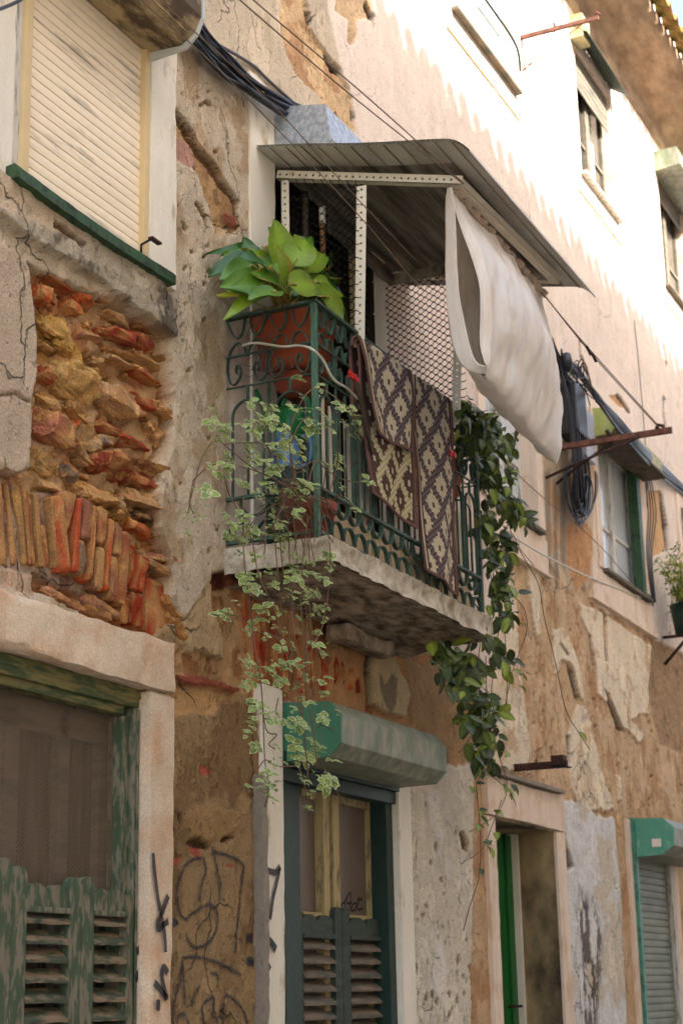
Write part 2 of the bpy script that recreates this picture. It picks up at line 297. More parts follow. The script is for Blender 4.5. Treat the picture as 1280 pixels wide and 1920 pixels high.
# ------------------------------------------------------------------ numpy noise
def vnoise(x, y, seed):
    xi = np.floor(x).astype(np.int64); yi = np.floor(y).astype(np.int64); fx = x-xi; fy = y-yi
    fx = fx*fx*(3-2*fx); fy = fy*fy*(3-2*fy)
    def h(a, b):
        n = (a*374761393+b*668265263+seed*1442695041) & 0xffffffff; n = ((n ^ (n >> 13))*1274126177) & 0xffffffff
        return ((n ^ (n >> 16)) & 0xffff)/65535.0
    a = h(xi, yi); b = h(xi+1, yi); c = h(xi, yi+1); d = h(xi+1, yi+1)
    return (a*(1-fx)+b*fx)*(1-fy)+(c*(1-fx)+d*fx)*fy
def fbm(x, y, s, seed=0, oct=5, g=.5):
    r = 0; a = 1; t = 0
    for o in range(oct): r = r+a*(vnoise(x*s*2**o+17.3*o, y*s*2**o+9.1*o, seed+o)-.5); t += a; a *= g
    return r/t*2
def sdf(poly, x, y):
    d = np.full(x.shape, 1e9); ins = np.zeros(x.shape, bool); n = len(poly)
    for i in range(n):
        x0, y0 = poly[i]; x1, y1 = poly[(i+1) % n]; ex, ey = x1-x0, y1-y0; l = ex*ex+ey*ey+1e-12
        t = np.clip(((x-x0)*ex+(y-y0)*ey)/l, 0, 1); d = np.minimum(d, (x-x0-t*ex)**2+(y-y0-t*ey)**2)
        c = ((y0 > y) != (y1 > y)); ins ^= c & (x < (x1-x0)*(y-y0)/((y1-y0) if y1 != y0 else 1e-9)+x0)
    d = np.sqrt(d); return np.where(ins, -d, d)

# ------------------------------------------------------------------ world layout
EAVE = 8.66
W1 = (4.19, 4.995, 4.215, 5.6)
W2 = (3.3, 5.035, .95, 2.632)
W3 = (6.03, 7.17, -.3, 2.62)
W4 = (8.42, 9.40, -.3, 2.47)
W5 = (10.98, 11.93, -.3, 2.62)
W6 = (10.72, 11.76, 4.27, 5.26)
W7 = (8.55, 9.40, 4.22, 5.3)
W8 = (10.80, 11.69, 7.19, 8.21)
W9 = (8.33, 9.40, 7.13, 8.21)
W10 = (13.06, 13.95, 7.19, 8.21)
W11 = (12.95, 13.9, 4.27, 5.26)
WB = (6.02, 7.05, 3.2, 5.12)
OPEN = [W1, W2, W3, W4, W5, W6, W7, W8, W9, W10, W11, WB, (6.0, 6.9, 7.13, 8.21), (3.6, 4.5, 7.13, 8.21), (15.4, 16.3, 7.19, 8.21), (15.4, 16.3, 4.27, 5.26), (14.2, 15.1, -.3, 2.5)]

# ------------------------------------------------------------------ facade heightfield
xs = [-1.0, 1.0, 2.4, 3.2, 3.6]
x = 3.85
while x < 14.2: xs.append(x); x += .0065+max(0, x-4.5)*.00125
xs += [14.4, 14.9, 15.4, 16.3, 17.0, 18.5, 21.0]
zs = [-.3, .3, .8, 1.1]+list(np.arange(1.25, EAVE+.02, .0085))
for o in OPEN:      # put grid lines on the edges of every opening
    for v, arr in ((o[0], xs), (o[1], xs), (o[2], zs), (o[3], zs)):
        k = int(np.argmin([abs(q-v) for q in arr]))
        if abs(arr[k]-v) < .02: arr[k] = v
        else: arr.append(v); arr.sort()
xs = np.array(xs); zs = np.array(zs); nx, nz = len(xs), len(zs)
GX, GZ = np.meshgrid(xs, zs)          # rows = z
X = GX.ravel(); Z = GZ.ravel()
wx = X+.022*fbm(X, Z, 9, 3)+.010*fbm(X, Z, 45, 4, 4); wz = Z+.03*fbm(X, Z, 9, 5)+.010*fbm(X, Z, 45, 6, 4)
H = .004*fbm(X, Z, 2.2, 11)+.0022*fbm(X, Z, 28, 12, 4)
base = np.array(lin((226, 204, 182)))
A = np.full(len(X), .12); C = np.tile(base, (len(X), 1))*(1+.06*fbm(X, Z, 1.3, 20))[:, None]
def W2D(poly): return [(P(*p)[0], P(*p)[2]) for p in poly]
def layer(poly, level=None, col=None, rough=.003, rs=30, soft=.004, ragged=1., cv=.12, cs=9, amt=1., wp=False, edge=0, col2=None, c2s=6, c2t=.1, seed=31, blot=0, al=1.):
    global H, C, A
    q = poly if wp else W2D(poly)
    a = min(p[0] for p in q)-.15; b = max(p[0] for p in q)+.15; c = min(p[1] for p in q)-.15; d = max(p[1] for p in q)+.15
    k = np.where((X > a) & (X < b) & (Z > c) & (Z < d))[0]
    if len(k) == 0: return
    px = X[k]+(wx[k]-X[k])*ragged; pz = Z[k]+(wz[k]-Z[k])*ragged
    s = sdf(q, px, pz); m = np.clip(.5-s/(2*soft), 0, 1); m = m*m*(3-2*m)
    if blot: m = m*np.clip((fbm(X[k]*1.0, Z[k]*.45, blot, seed+77, 5, .7)+.05)/.14, 0, 1)
    if level is not None:
        hh = level+rough*fbm(X[k], Z[k], rs, seed, 5, .6)
        H[k] = H[k]*(1-m)+hh*m; A[k] = A[k]*(1-m)+al*m
        if edge:       # a lip curling proud of the wall round the rim
            H[k] += edge*np.exp(-((s+.012)/.012)**2)*m
    if col is not None:
        cc = np.tile(np.array(lin(col)), (len(k), 1))
        if col2 is not None:
            mm = np.clip((fbm(X[k], Z[k], c2s, seed+50, 5, .6)-c2t)/.12+.5, 0, 1)[:, None]; cc = cc*(1-mm)+np.array(lin(col2))*mm
        cc = cc*(1+cv*fbm(X[k], Z[k], cs, seed+9, 5, .6))[:, None]
        mm = (m*amt)[:, None]; C[k] = C[k]*(1-mm)+cc*mm

OCH = (206, 168, 122)
# rough beige coat at the left and along the top
layer([(-400,-900),(620,-900),(612,0),(640,130),(672,245),(560,300),(478,300),(462,560),(430,600),(428,1060),(405,1090),(392,1085),(380,1120),(345,1170),(-400,1170)], 0, (208, 186, 154), .0055, 22, soft=.02, cv=.14, col2=(188, 158, 120), c2t=.15, seed=33)
layer([(330,30),(520,0),(600,60),(640,200),(560,230),(430,150)], .001, (220, 196, 160), .004, 25, soft=.05, cv=.12, amt=.6, seed=35)
# patches peeled off the upper coat
layer([(528,-40),(568,-40),(583,50),(600,85),(612,100),(640,135),(655,165),(665,200),(668,240),(655,245),(640,230),(610,200),(590,170),(560,145),(540,110),(525,60)], -.016, (222, 182, 128), .009, 30, col2=(200, 150, 100), seed=36)
layer([(628,-40),(690,-40),(704,36),(684,30),(670,30),(672,75),(662,88),(652,80),(655,40),(630,20)], -.014, (216, 178, 130), .006, seed=37)
for p in ([(574,20),(582,24),(584,42),(578,38)], [(612,100),(640,130),(642,140),(628,136),(616,118)], [(692,0),(704,30),(702,60),(697,36),(686,10)], [(634,205),(640,225),(633,222)], [(662,200),(668,222),(664,224)]):
    layer(p, -.045, (70, 50, 36), .004, soft=.003, ragged=.4)
layer([(323,198),(345,232),(362,262),(378,290),(400,308),(428,352),(450,382),(446,400),(448,430),(432,438),(420,470),(405,440),(378,335),(350,300),(323,240)], -.02, (190, 146, 92), .012, 26, col2=(166, 124, 76), seed=38)
layer([(323,250),(350,262),(366,285),(372,320),(352,312),(323,295)], -.006, (192, 140, 118), .004, ragged=.4, seed=39)
layer([(323,196),(350,226),(380,282),(402,306),(424,345),(450,378),(449,384),(420,352),(396,314),(372,288),(345,240),(323,206)], -.034, (120, 84, 52), .004, ragged=.4)
layer([(425,396),(447,404),(446,425),(430,420)], -.01, (160, 84, 56), .005, ragged=.5)
for p in ([(366,378),(374,380),(388,410),(391,432),(386,430),(380,408)], [(340,415),(352,425),(352,436),(343,428)], [(405,355),(414,350),(418,380),(410,378)], [(372,195),(388,190),(400,200),(398,204),(386,196),(374,199)]):
    layer(p, -.014, (150, 112, 72), .003, soft=.003, ragged=.5)
layer([(326,470),(430,430),(428,600),(422,1060),(400,1085),(330,1085),(332,740),(322,640)], .002, (212, 190, 158), .006, 18, soft=.03, cv=.14, amt=.8, col2=(190, 160, 118), seed=40)
for i in range(26):    # crumbs and small pits in the beige coat
    a, b = rng.uniform(335, 420), rng.uniform(120, 1040); w = rng.uniform(2, 5)
    layer([(a-w, b-w*.5), (a+w, b-w), (a+w, b+w*.6), (a-w*.5, b+w)], -.012, (158, 122, 80), .003, soft=.003, ragged=.6)
# the big hole above the lower window
HOLE = [(50,492),(66,500),(130,528),(200,568),(318,628),(317,650),(330,745),(326,830),(310,868),(306,920),(302,960),(303,990),(322,1040),(328,1110),(338,1165),(346,1215),(330,1260),(240,1185),(150,1150),(90,1110),(-60,1080),(-60,870),(0,884),(30,884),(56,876),(60,820),(68,690),(72,640),(58,560)]
layer(HOLE, -.068, (212, 168, 114), .05, 11, ragged=.6, cv=.35, cs=14, col2=(190, 128, 72), c2s=8, c2t=.05, seed=41)
layer([(72,575),(130,590),(140,660),(100,672),(75,650)], None, (196, 142, 52), cv=.35, soft=.02, seed=42)
layer([(145,655),(175,660),(250,690),(240,735),(190,715),(150,690)], -.13, (194, 138, 48), .02, 14, soft=.03, cv=.35, seed=43)
layer([(255,735),(320,720),(320,800),(300,870),(262,860),(262,780)], -.05, (206, 160, 104), .02, 14, soft=.02, cv=.2, seed=44)
layer([(200,560),(318,628),(318,650),(240,622),(150,590)], -.07, (196, 152, 100), .02, 14, soft=.02, cv=.2, seed=45)
# brick arch bed: a pinkish grey worn face, nearly flush
layer([(-60,880),(30,890),(65,925),(110,915),(150,940),(235,992),(240,1060),(216,1135),(150,1110),(80,1070),(75,1090),(-60,1050)], -.035, (172, 142, 112), .012, 20, ragged=.5, cv=.2, col2=(150, 106, 88), c2s=12, c2t=.1, seed=46)
layer([(-60,1050),(30,1062),(75,1075),(70,1115),(-60,1090)], -.02, (196, 162, 128), .008, 20, ragged=.6, seed=47)
for a in ([(38,915),(46,918),(56,985),(48,980)], [(48,905),(56,912),(58,960),(50,950)], [(22,905),(27,906),(27,930),(22,925)], [(16,965),(20,968),(28,1062),(22,1060)], [(58,1000),(64,1000),(66,1022),(60,1020)], [(-8, 940), (-3, 940), (4, 1040), (-2, 1040)]):
    layer(a, -.06, (104, 66, 52), .006, soft=.004, ragged=.3)
# stone ledge under the upper window
layer([(-60,370),(0,418),(60,462),(110,486),(200,545),(322,640),(322,560),(303,545),(296,530),(8,330),(-60,300)], .035, (176, 160, 132), .016, 14, soft=.006, ragged=.6, cv=.22, col2=(120, 108, 90), c2s=10, c2t=.12, seed=48)
layer([(-60,300),(12,330),(60,372),(140,420),(150,450),(90,440),(0,400),(-60,370)], .03, (208, 182, 146), .01, 18, soft=.01, ragged=.8, cv=.15, seed=49)
layer([(90,415),(150,460),(140,465),(88,430)], .01, (130, 96, 62), .006, ragged=.7)
# left plaster block
layer([(-60,440),(0,455),(40,480),(55,500),(60,560),(70,640),(68,700),(58,745),(57,820),(52,868),(38,884),(20,880),(0,868),(-60,850)], .002, (196, 172, 142), .004, 20, ragged=.35, cv=.1, seed=50, edge=.003)
layer([(0,738),(30,736),(56,752),(57,757),(28,742),(0,744)], -.008, (140, 112, 80), .002, soft=.003, ragged=.3)
# brown coarse render right of the lower window
layer([(300,1185),(345,1165),(395,1195),(440,1180),(470,1230),(482,1300),(494,1480),(492,2100),(300,2100)], -.012, (162, 130, 86), .009, 24, ragged=.7, cv=.16, col2=(142, 110, 70), c2s=5, seed=51)
layer([(322,1100),(345,1160),(392,1100),(432,1075),(450,1110),(480,1180),(475,1300),(400,1330),(322,1300),(318,1240),(345,1215)], -.035, (194, 150, 96), .022, 13, soft=.008, cv=.25, col2=(160, 108, 60), c2s=8, seed=52)
layer([(340,1165),(378,1115),(396,1085),(405,1095),(402,1140),(425,1200),(418,1235),(388,1230),(360,1220)], -.004, (192, 160, 112), .009, 20, ragged=1.2, cv=.15, seed=53)
layer([(325,1262),(360,1262),(400,1275),(452,1288),(450,1297),(400,1290),(350,1280),(325,1276)], .004, (156, 78, 52), .01, 20, ragged=.5, cv=.25, seed=54)
layer([(400,1078),(440,1070),(452,1092),(420,1108),(398,1095)], -.05, (120, 60, 44), .01, ragged=.5)
layer([(325,1275),(395,1290),(440,1300),(400,1345),(322,1335)], -.03, (206, 160, 100), .02, 16, soft=.01, cv=.2, seed=55)
for p in ([(380,1435),(400,1437),(402,1447),(386,1452)], [(363,1588),(384,1590),(384,1606),(368,1603)], [(322,1600),(345,1606),(340,1620),(322,1616)], [(430,1622),(445,1625),(440,1632)]):
    layer(p, -.022, (186, 86, 62), .003, soft=.003, ragged=.6)
for p in ([(358,1580),(382,1572),(404,1588),(392,1592),(366,1590)], [(418,1570),(446,1572),(440,1580),(420,1578)], [(340,1520),(352,1530),(346,1545)]):
    layer(p, -.03, (84, 58, 34), .004, soft=.004, ragged=.8)
layer([(345,1530),(372,1505),(405,1515),(455,1525),(458,1560),(400,1575),(365,1570)], -.004, (164, 126, 76), .007, 26, soft=.012, seed=56)
# beneath the balcony
layer([(432,1060),(620,1160),(700,1210),(900,1235),(885,1330),(870,1420),(840,1432),(765,1420),(620,1330),(478,1312),(470,1240),(452,1130)], -.03, (198, 144, 90), .014, 14, soft=.008, cv=.25, col2=(168, 104, 58), c2s=6, seed=57)
layer([(760,1235),(900,1235),(890,1440),(850,1440),(835,1400),(780,1370)], -.012, (176, 136, 88), .006, 20, soft=.02, cv=.2, seed=58)
layer([(702,1222),(736,1220),(752,1262),(768,1300),(758,1345),(728,1335),(702,1318),(698,1260)], .002, (206, 178, 128), .003, ragged=.7, cv=.1, seed=59, edge=.003)
layer([(712,1262),(722,1285),(735,1262),(745,1270),(742,1320),(733,1338),(722,1320),(712,1290)], .0, (150, 130, 98), .003, ragged=.5, seed=60)
layer([(696,1222),(702,1222),(699,1262),(702,1330),(698,1328),(694,1260)], -.06, (52, 36, 24), .003, soft=.003, ragged=.3)
# pale pitted coat between the doors
layer([(765,1478),(812,1480),(838,1432),(872,1440),(892,1452),(905,1470),(905,2100),(765,2100)], 0, (216, 202, 176), .006, 18, soft=.006, cv=.1, col2=(228, 218, 200), c2s=3, seed=61, edge=.004)
for i in range(44):
    a = rng.uniform(780, 895); b = rng.uniform(1500, 1915)
    if rng.random() < .55: b = rng.uniform(1700, 1910)
    w = rng.uniform(1.2, 3.4); h = w*rng.uniform(1.4, 3.4)
    layer([(a-w, b-h*.6), (a+w*.3, b-h), (a+w, b+h*.2), (a+w*.2, b+h), (a-w*.6, b+h*.4)], -.02, (146, 108, 66), .003, soft=.003, ragged=.5)
layer([(862,1560),(868,1558),(880,1580),(878,1598),(866,1590)], -.03, (126, 92, 56), .004, soft=.004, ragged=.5)
# ochre render on the lower right
layer([(935,1070),(1000,1010),(1020,1045),(1050,985),(1110,1000),(1106,1130),(1222,1195),(1290,1235),(1500,1350),(1500,2100),(880,2100),(890,1440),(905,1400),(925,1250)], -.012, OCH, .007, 18, soft=.006, cv=.16, col2=(190, 144, 96), c2s=5, seed=62)
for i in range(70):
    a = rng.uniform(960, 1275); b = rng.uniform(1180, 1520); w = rng.uniform(1, 2.6)
    layer([(a-w, b-w), (a+w, b-w), (a+w, b+w*1.6), (a-w, b+w)], -.026, (156, 106, 62), .003, soft=.003, ragged=.5)
layer([(935,1070),(1110,1000),(1222,1195),(1300,1240),(1300,1540),(1180,1540),(1060,1500),(900,1430),(925,1250)], -.006, (222, 190, 148), .003, soft=.05, blot=9, amt=.45, cv=.08, seed=91)
PALE = (234, 212, 176)
rem = [[(1136,1150),(1150,1165),(1222,1215),(1218,1290),(1212,1330),(1218,1343),(1205,1337),(1180,1350),(1195,1365),(1207,1380),(1195,1395),(1180,1375),(1172,1365),(1165,1370),(1150,1340),(1140,1290),(1138,1230)],
 [(1085,1130),(1130,1150),(1142,1290),(1137,1320),(1120,1303),(1115,1240),(1105,1190),(1090,1160)],
 [(1058,1180),(1078,1225),(1088,1270),(1093,1315),(1083,1305),(1074,1255),(1064,1240),(1050,1240),(1042,1270),(1036,1230),(1036,1180)],
 [(930,1010),(955,1080),(968,1150),(972,1250),(985,1340),(992,1400),(985,1450),(925,1440),(905,1400),(922,1200)],
 [(1082,1322),(1098,1326),(1112,1380),(1126,1440),(1150,1520),(1090,1520),(1068,1480),(1064,1380)],
 [(985,1050),(1010,1075),(1014,1190),(1004,1196),(994,1130)], [(1156,1450),(1162,1455),(1164,1500),(1158,1498)]]
for i, p in enumerate(rem): layer(p, .004, PALE, .0025, 12, soft=.003, ragged=.9, cv=.08, seed=63+i, edge=.003, col2=(212, 176, 132), c2s=9, c2t=.25)
layer([(1090,1340),(1100,1335),(1103,1350),(1088,1352)], None, (186, 164, 134), soft=.02)
layer([(1084,1430),(1096,1424),(1108,1450),(1106,1490),(1096,1500),(1086,1480)], .006, (218, 192, 156), .004, 25, soft=.006, ragged=.4, edge=.005)
for p in ([(1132,1290),(1138,1300),(1170,1372),(1160,1370),(1140,1320)], [(1064,1245),(1076,1262),(1086,1312),(1080,1310),(1070,1268)], [(1048,1206),(1052,1208),(1066,1228),(1062,1228)], [(1104,1190),(1107,1192),(1114,1250),(1111,1252)],
          [(1128,1148),(1132,1150),(1138,1240),(1133,1240)], [(1034,1400),(1038,1400),(1040,1420),(1036,1424)], [(1062,1380),(1067,1380),(1068,1430),(1064,1432)]):
    layer(p, -.045, (96, 66, 42), .003, soft=.003, ragged=.25)
# streaked coat right of the trailing plant
layer([(1012,740),(1112,770),(1112,1100),(1060,1110),(1030,1060),(1020,1000)], 0, (206, 176, 138), .004, 14, soft=.02, cv=.1, col2=(214, 160, 100), c2s=4, c2t=.15, seed=72)
for p in ([(1020,880),(1030,880),(1034,1080),(1022,1060)], [(1036,900),(1042,900),(1048,1110),(1038,1080)], [(1048,900),(1060,900),(1060,1080),(1050,1060)]):
    layer(p, None, (132, 120, 104), soft=.03, amt=.75, cv=.2)
layer([(1060,985),(1095,975),(1110,1000),(1108,1080),(1080,1110),(1062,1060)], -.004, (206, 150, 94), .006, 20, soft=.01, cv=.15, seed=73)
# whitish grey patch with mould
layer([(1055,1498),(1090,1508),(1120,1530),(1150,1535),(1160,1640),(1168,1760),(1180,2100),(1060,2100),(1063,1650),(1072,1612),(1060,1575)], .002, (222, 216, 206), .006, 22, soft=.005, ragged=.7, cv=.08, col2=(214, 198, 172), c2s=3, seed=74)
layer([(1060,1590),(1068,1600),(1075,1625),(1064,1635)], -.05, (60, 42, 28), .004, soft=.005, ragged=.4)
layer([(1086,1670),(1112,1690),(1130,1760),(1124,1850),(1118,1940),(1090,1930),(1090,1800),(1082,1730)], -.004, (74, 62, 54), .006, 30, soft=.07, amt=.85, cv=.4, cs=25, seed=75, blot=16)
# torn spots in the smooth upper coat
for p in ([(1084,632),(1089,640),(1090,665),(1098,685),(1093,684),(1086,668)], [(1154,738),(1162,742),(1172,758),(1181,775),(1178,778),(1168,762),(1158,752)], [(1242,742),(1246,745),(1245,780),(1250,810),(1246,808),(1241,775)], [(1246,676),(1250,680),(1248,690)]):
    layer(p, -.035, (92, 56, 32), .003, soft=.003, ragged=.25)
for p in ([(1140,742),(1155,740),(1172,764),(1160,762)], [(1090,668),(1098,684),(1104,690),(1094,690)]): layer(p, -.008, (206, 152, 96), .003, soft=.006, ragged=.4)
layer([(1213,922),(1236,920),(1244,950),(1252,1030),(1224,1045),(1214,1010)], -.012, (214, 164, 104), .005, soft=.004, ragged=.4)
layer([(1236,920),(1241,930),(1252,985),(1254,1032),(1249,1030),(1240,960)], -.045, (84, 56, 38), .003, soft=.003, ragged=.2)
layer([(1222,1195),(1300,1240),(1300,1420),(1240,1400),(1215,1300)], -.02, (176, 140, 100), .014, 20, soft=.015, cv=.25, seed=76)
layer([(640,330),(900,560),(1010,780),(900,800),(700,560)], None, (222, 198, 176), soft=.1, amt=.6)

lum_ = C.mean(1, keepdims=True); C = C*.86+lum_*.14
idx = np.arange(nx*nz).reshape(nz, nx)
cx = (xs[:-1]+xs[1:])/2; cz = (zs[:-1]+zs[1:])/2; CX, CZ = np.meshgrid(cx, cz); keep = np.ones(CX.shape, bool)
for o in OPEN: keep &= ~((CX > o[0]) & (CX < o[1]) & (CZ > o[2]) & (CZ < o[3]))
q = np.stack([idx[:-1, :-1], idx[:-1, 1:], idx[1:, 1:], idx[1:, :-1]], -1)[keep]
me = bpy.data.meshes.new('facade_wall'); co = np.stack([X, -H, Z], -1).astype(np.float32)
me.vertices.add(len(co)); me.vertices.foreach_set('co', co.ravel()); me.loops.add(q.size); me.loops.foreach_set('vertex_index', q.ravel().astype(np.int32))
me.polygons.add(len(q)); me.polygons.foreach_set('loop_start', np.arange(0, q.size, 4, dtype=np.int32)); me.update(calc_edges=True)
me.polygons.foreach_set('use_smooth', np.ones(len(q), bool))
at = me.color_attributes.new('Col', 'FLOAT_COLOR', 'POINT'); at.data.foreach_set('color', np.concatenate([np.clip(C, 0, 1), A[:, None]], 1).astype(np.float32).ravel())
me.materials.append(M['facade'])
BLD = thing('apartment_building', 'old peeling plastered building with a small iron balcony and exposed rubble masonry', 'building', (8, 0, 0))
def part(mb, name, ms, parent=None, **k): return mb.build(name, ms, parent or BLD, **k)
fw = bpy.data.objects.new('facade_wall', me); COL.objects.link(fw); fw.parent = BLD; fw.matrix_parent_inverse = world(BLD).inverted()
HG = H.reshape(nz, nx)
def hout(x, z):
    i = int(np.clip(np.searchsorted(xs, x), 1, nx-1)); j = int(np.clip(np.searchsorted(zs, z), 1, nz-1)); return max(HG[j, i], HG[j-1, i], HG[j, i-1], HG[j-1, i-1])

# ------------------------------------------------------------------ masonry in the hole
def rock(mb, c, ax, h, dep, col, n=14, seed=0, sq=.55, jag=.22, nf=9):
    """an angular broken stone or brick: a rounded block cut by random planes, then chipped"""
    c = Vector(c); ax = Vector(ax); L = ax.length/2; ax.normalize(); oy = Vector((0, -1, 0)); u = oy.cross(ax).normalized(); rings = []; cols = []
    base = np.array(lin(col)); dust = np.array(lin((204, 154, 96))); m = n+8; rr = random.Random(seed*7+1); pl = []
    for k in range(nf):
        v = Vector((rr.gauss(0, 1), rr.gauss(0, 1), rr.gauss(0, 1)+.35)).normalized(); pl.append((v, rr.uniform(.66, .98)))
    def sp(v): return math.copysign(abs(v)**sq, v)
    for i in range(n+1):
        a = -math.pi/2+math.pi*i/n; ring = []
        for j in range(m):
            b = 2*math.pi*j/m; p = Vector((sp(math.sin(a)), sp(math.cos(a))*sp(math.cos(b)), sp(math.cos(a))*sp(math.sin(b))))
            for v, d in pl:
                q = p.dot(v)
                if q > d: p = p-v*(q-d)
            q = ax*p.x*L+u*p.y*h/2+oy*p.z*dep; w = c+q
            k = mnoise.fractal(w*22+Vector((seed*3.1, 0, 0)), .7, 2.1, 4); k2 = abs(mnoise.noise(w*60+Vector((0, seed, 0)))); k3 = mnoise.noise(w*130)
            q = q+(q.normalized() if q.length > 1e-6 else oy)*(jag*.075*k-.009*k2*(jag/.16)+.0022*k3); ring.append(c+q)
            t = (1+.3*mnoise.noise(w*40+Vector((seed, 0, 0))))*(1+.25*mnoise.noise(w*150)); g = max(0, min(.85, mnoise.fractal(w*20+Vector((0, 0, seed)), .6, 2, 3)*2.6+.3))
            cols.append(tuple((base*(1-g)+dust*g)*t))
        rings.append(ring)
    o = len(mb.v); mb.loft(rings, col=(1, 1, 1), smooth=False); mb.c[o:] = cols
RED, ORR, PUR, TAN, YEL, PNK, GRY, DRK = (178, 88, 56), (206, 106, 60), (160, 104, 84), (196, 160, 116), (196, 152, 82), (186, 134, 104), (150, 130, 110), (96, 70, 54)
ST = [(62,505,122,541,20,RED),(50,483,66,505,15,DRK),(58,545,93,570,30,ORR),(117,541,160,550,10,RED),(132,557,173,575,16,ORR),(160,553,191,567,11,PUR),(120,570,143,592,16,ORR),
 (181,613,247,641,22,(182, 84, 60)),(245,631,285,657,17,(176, 90, 66)),(149,629,194,642,12,PNK),(250,610,282,623,11,RED),(282,629,308,640,14,RED),(247,690,297,724,14,RED),(228,743,276,764,19,RED),
 (244,767,271,783,16,RED),(65,695,88,711,21,RED),(72,647,98,666,10,DRK),(70,600,112,630,36,YEL),(95,640,135,668,30,(206, 160, 84)),(86,688,166,742,62,(202, 160, 98)),(163,718,252,790,56,(206, 162, 118)),
 (60,775,120,828,58,(176, 112, 84)),(125,805,175,840,32,TAN),(130,795,158,812,14,ORR),(180,797,220,812,16,RED),(177,824,216,834,15,GRY),(216,820,267,839,19,(184, 88, 60)),(163,858,240,888,46,(158, 76, 54)),
 (86,842,114,858,18,PNK),(53,850,96,886,30,(206, 172, 116)),(110,880,136,904,20,GRY),(136,912,208,945,40,(204, 154, 96)),(230,926,297,952,34,(204, 158, 112)),(205,937,234,957,20,TAN),(233,978,279,1002,23,ORR),
 (280,998,324,1022,28,DRK),(264,1035,298,1049,16,PUR),(274,1055,310,1077,22,(186, 150, 108)),(298,1048,324,1076,26,(146, 66, 44)),(290,903,314,928,30,(150, 104, 72)),(150,1122,211,1152,27,PNK),(155,1143,193,1160,17,PNK),
 (76,1108,148,1142,22,(198, 140, 102)),(262,868,304,890,30,(170, 120, 80)),(240,890,290,915,24,(176, 84, 58)),(120,760,160,790,20,(186, 140, 88)),(290,660,316,690,26,TAN),(268,800,300,830,30,(200, 150, 104)),
 (140,845,170,870,20,TAN),(245,960,280,985,18,DRK),(205,960,240,980,18,(190, 150, 80)),(66,740,100,770,26,(190, 146, 94)),(190,590,240,612,16,TAN),(225,660,290,690,14,(206, 166, 112)),(200,668,250,690,10,TAN),
 (278,760,318,790,30,(204, 150, 96)),(70,905,105,922,16,TAN),(300,1120,330,1150,34,(196, 140, 84)),(306,1165,335,1195,30,(190, 130, 76)),(305,1085,326,1112,24,(184, 92, 62))]
mb = MB()
for i, s in enumerate(ST):
    a = P(s[0], s[1], .05); b = P(s[2], s[3], .05); hh = s[4]*.0021; c = (a+b)/2
    red = s[5] in (RED, ORR, PUR) or s[4] < 18
    rock(mb, (c.x, .075, c.z), (b-a)*1.12, hh*1.12, .05+min(hh, .1)*.45, s[5], n=20 if s[4] < 30 else 34, seed=i, sq=.3 if red else .48, jag=.13 if red else .24, nf=5 if red else 7)
for i in range(130):     # rubble fill and mortar lumps between the stones
    a, b = rng.uniform(66, 318), rng.uniform(520, 1130); c = P(a, b, .075)
    if sdf([Vector(p) for p in HOLE], np.array([float(a)]), np.array([float(b)]))[0] > -10 or (a < 235 and b > 900+a*.35): continue
    w = rng.uniform(.014, .045); rock(mb, c, (w*1.7, 0, rng.uniform(-.01, .01)), w*.7, .016+w*.35, rng.choice([TAN, (206, 156, 96), YEL, (180, 120, 76), RED, (190, 140, 84)]), n=12, seed=100+i, sq=.6, jag=.3)
part(mb, 'rubble_masonry', 'masonry')
AR0 = [(228,995,218,1133,20,(160, 100, 86)),(209,977,206,1043,13,(158, 120, 108)),(200,1043,197,1125,14,(150, 108, 98)),(195,974,186,1110,11,(206, 92, 52)),(179,955,177,1026,16,(166, 112, 94)),(174,1027,170,1108,14,(142, 108, 98)),
 (165,950,155,1092,11,(190, 92, 70)),(151,940,146,1014,17,(156, 112, 108)),(141,1017,135,1080,12,(140, 120, 112)),(137,938,126,1075,12,(186, 92, 72)),(117,924,121,1000,26,(150, 104, 96)),(97,932,112,1074,12,(184, 98, 78)),(84,935,96,1068,11,(172, 136, 110)),
 (71,985,81,1066,9,(176, 110, 94)),(58,925,70,1064,10,(172, 140, 112)),(40,920,50,1060,10,(162, 118, 98)),(26,905,38,1062,10,(170, 142, 114)),(8,900,18,1060,10,(166, 126, 106)),(-12,900,-2,1060,10,(170, 134, 110)),(45,930,55,1064,7,(140, 96, 80)),
 (288,1088,289,1200,46,(164, 76, 56)),(263,1044,263,1114,24,(178, 80, 56)),(245,1025,242,1108,20,(160, 64, 42)),(249,1112,249,1175,24,(150, 60, 40)),(226,1118,222,1168,20,(160, 84, 52))]
AR = [a[:5]+((int(a[5][0]*1.06), int(a[5][1]*.98), int(a[5][2]*.78)),) for a in AR0]
mb = MB()
for i, s in enumerate(AR):
    yy = .05 if i >= 20 else (.040 if i >= 12 else .016)
    a = P(s[0], s[1], yy); b = P(s[2], s[3], yy); w = P(s[0]+s[4], s[1], yy).x-a.x
    rock(mb, ((a.x+b.x)/2, yy+.012, (a.z+b.z)/2), b-a, w*.96, .05 if 0 < i < 13 else .034, s[5], n=16, seed=200+i, sq=.2, jag=.055, nf=1)
part(mb, 'brick_arch', 'masonry')
mb = MB()
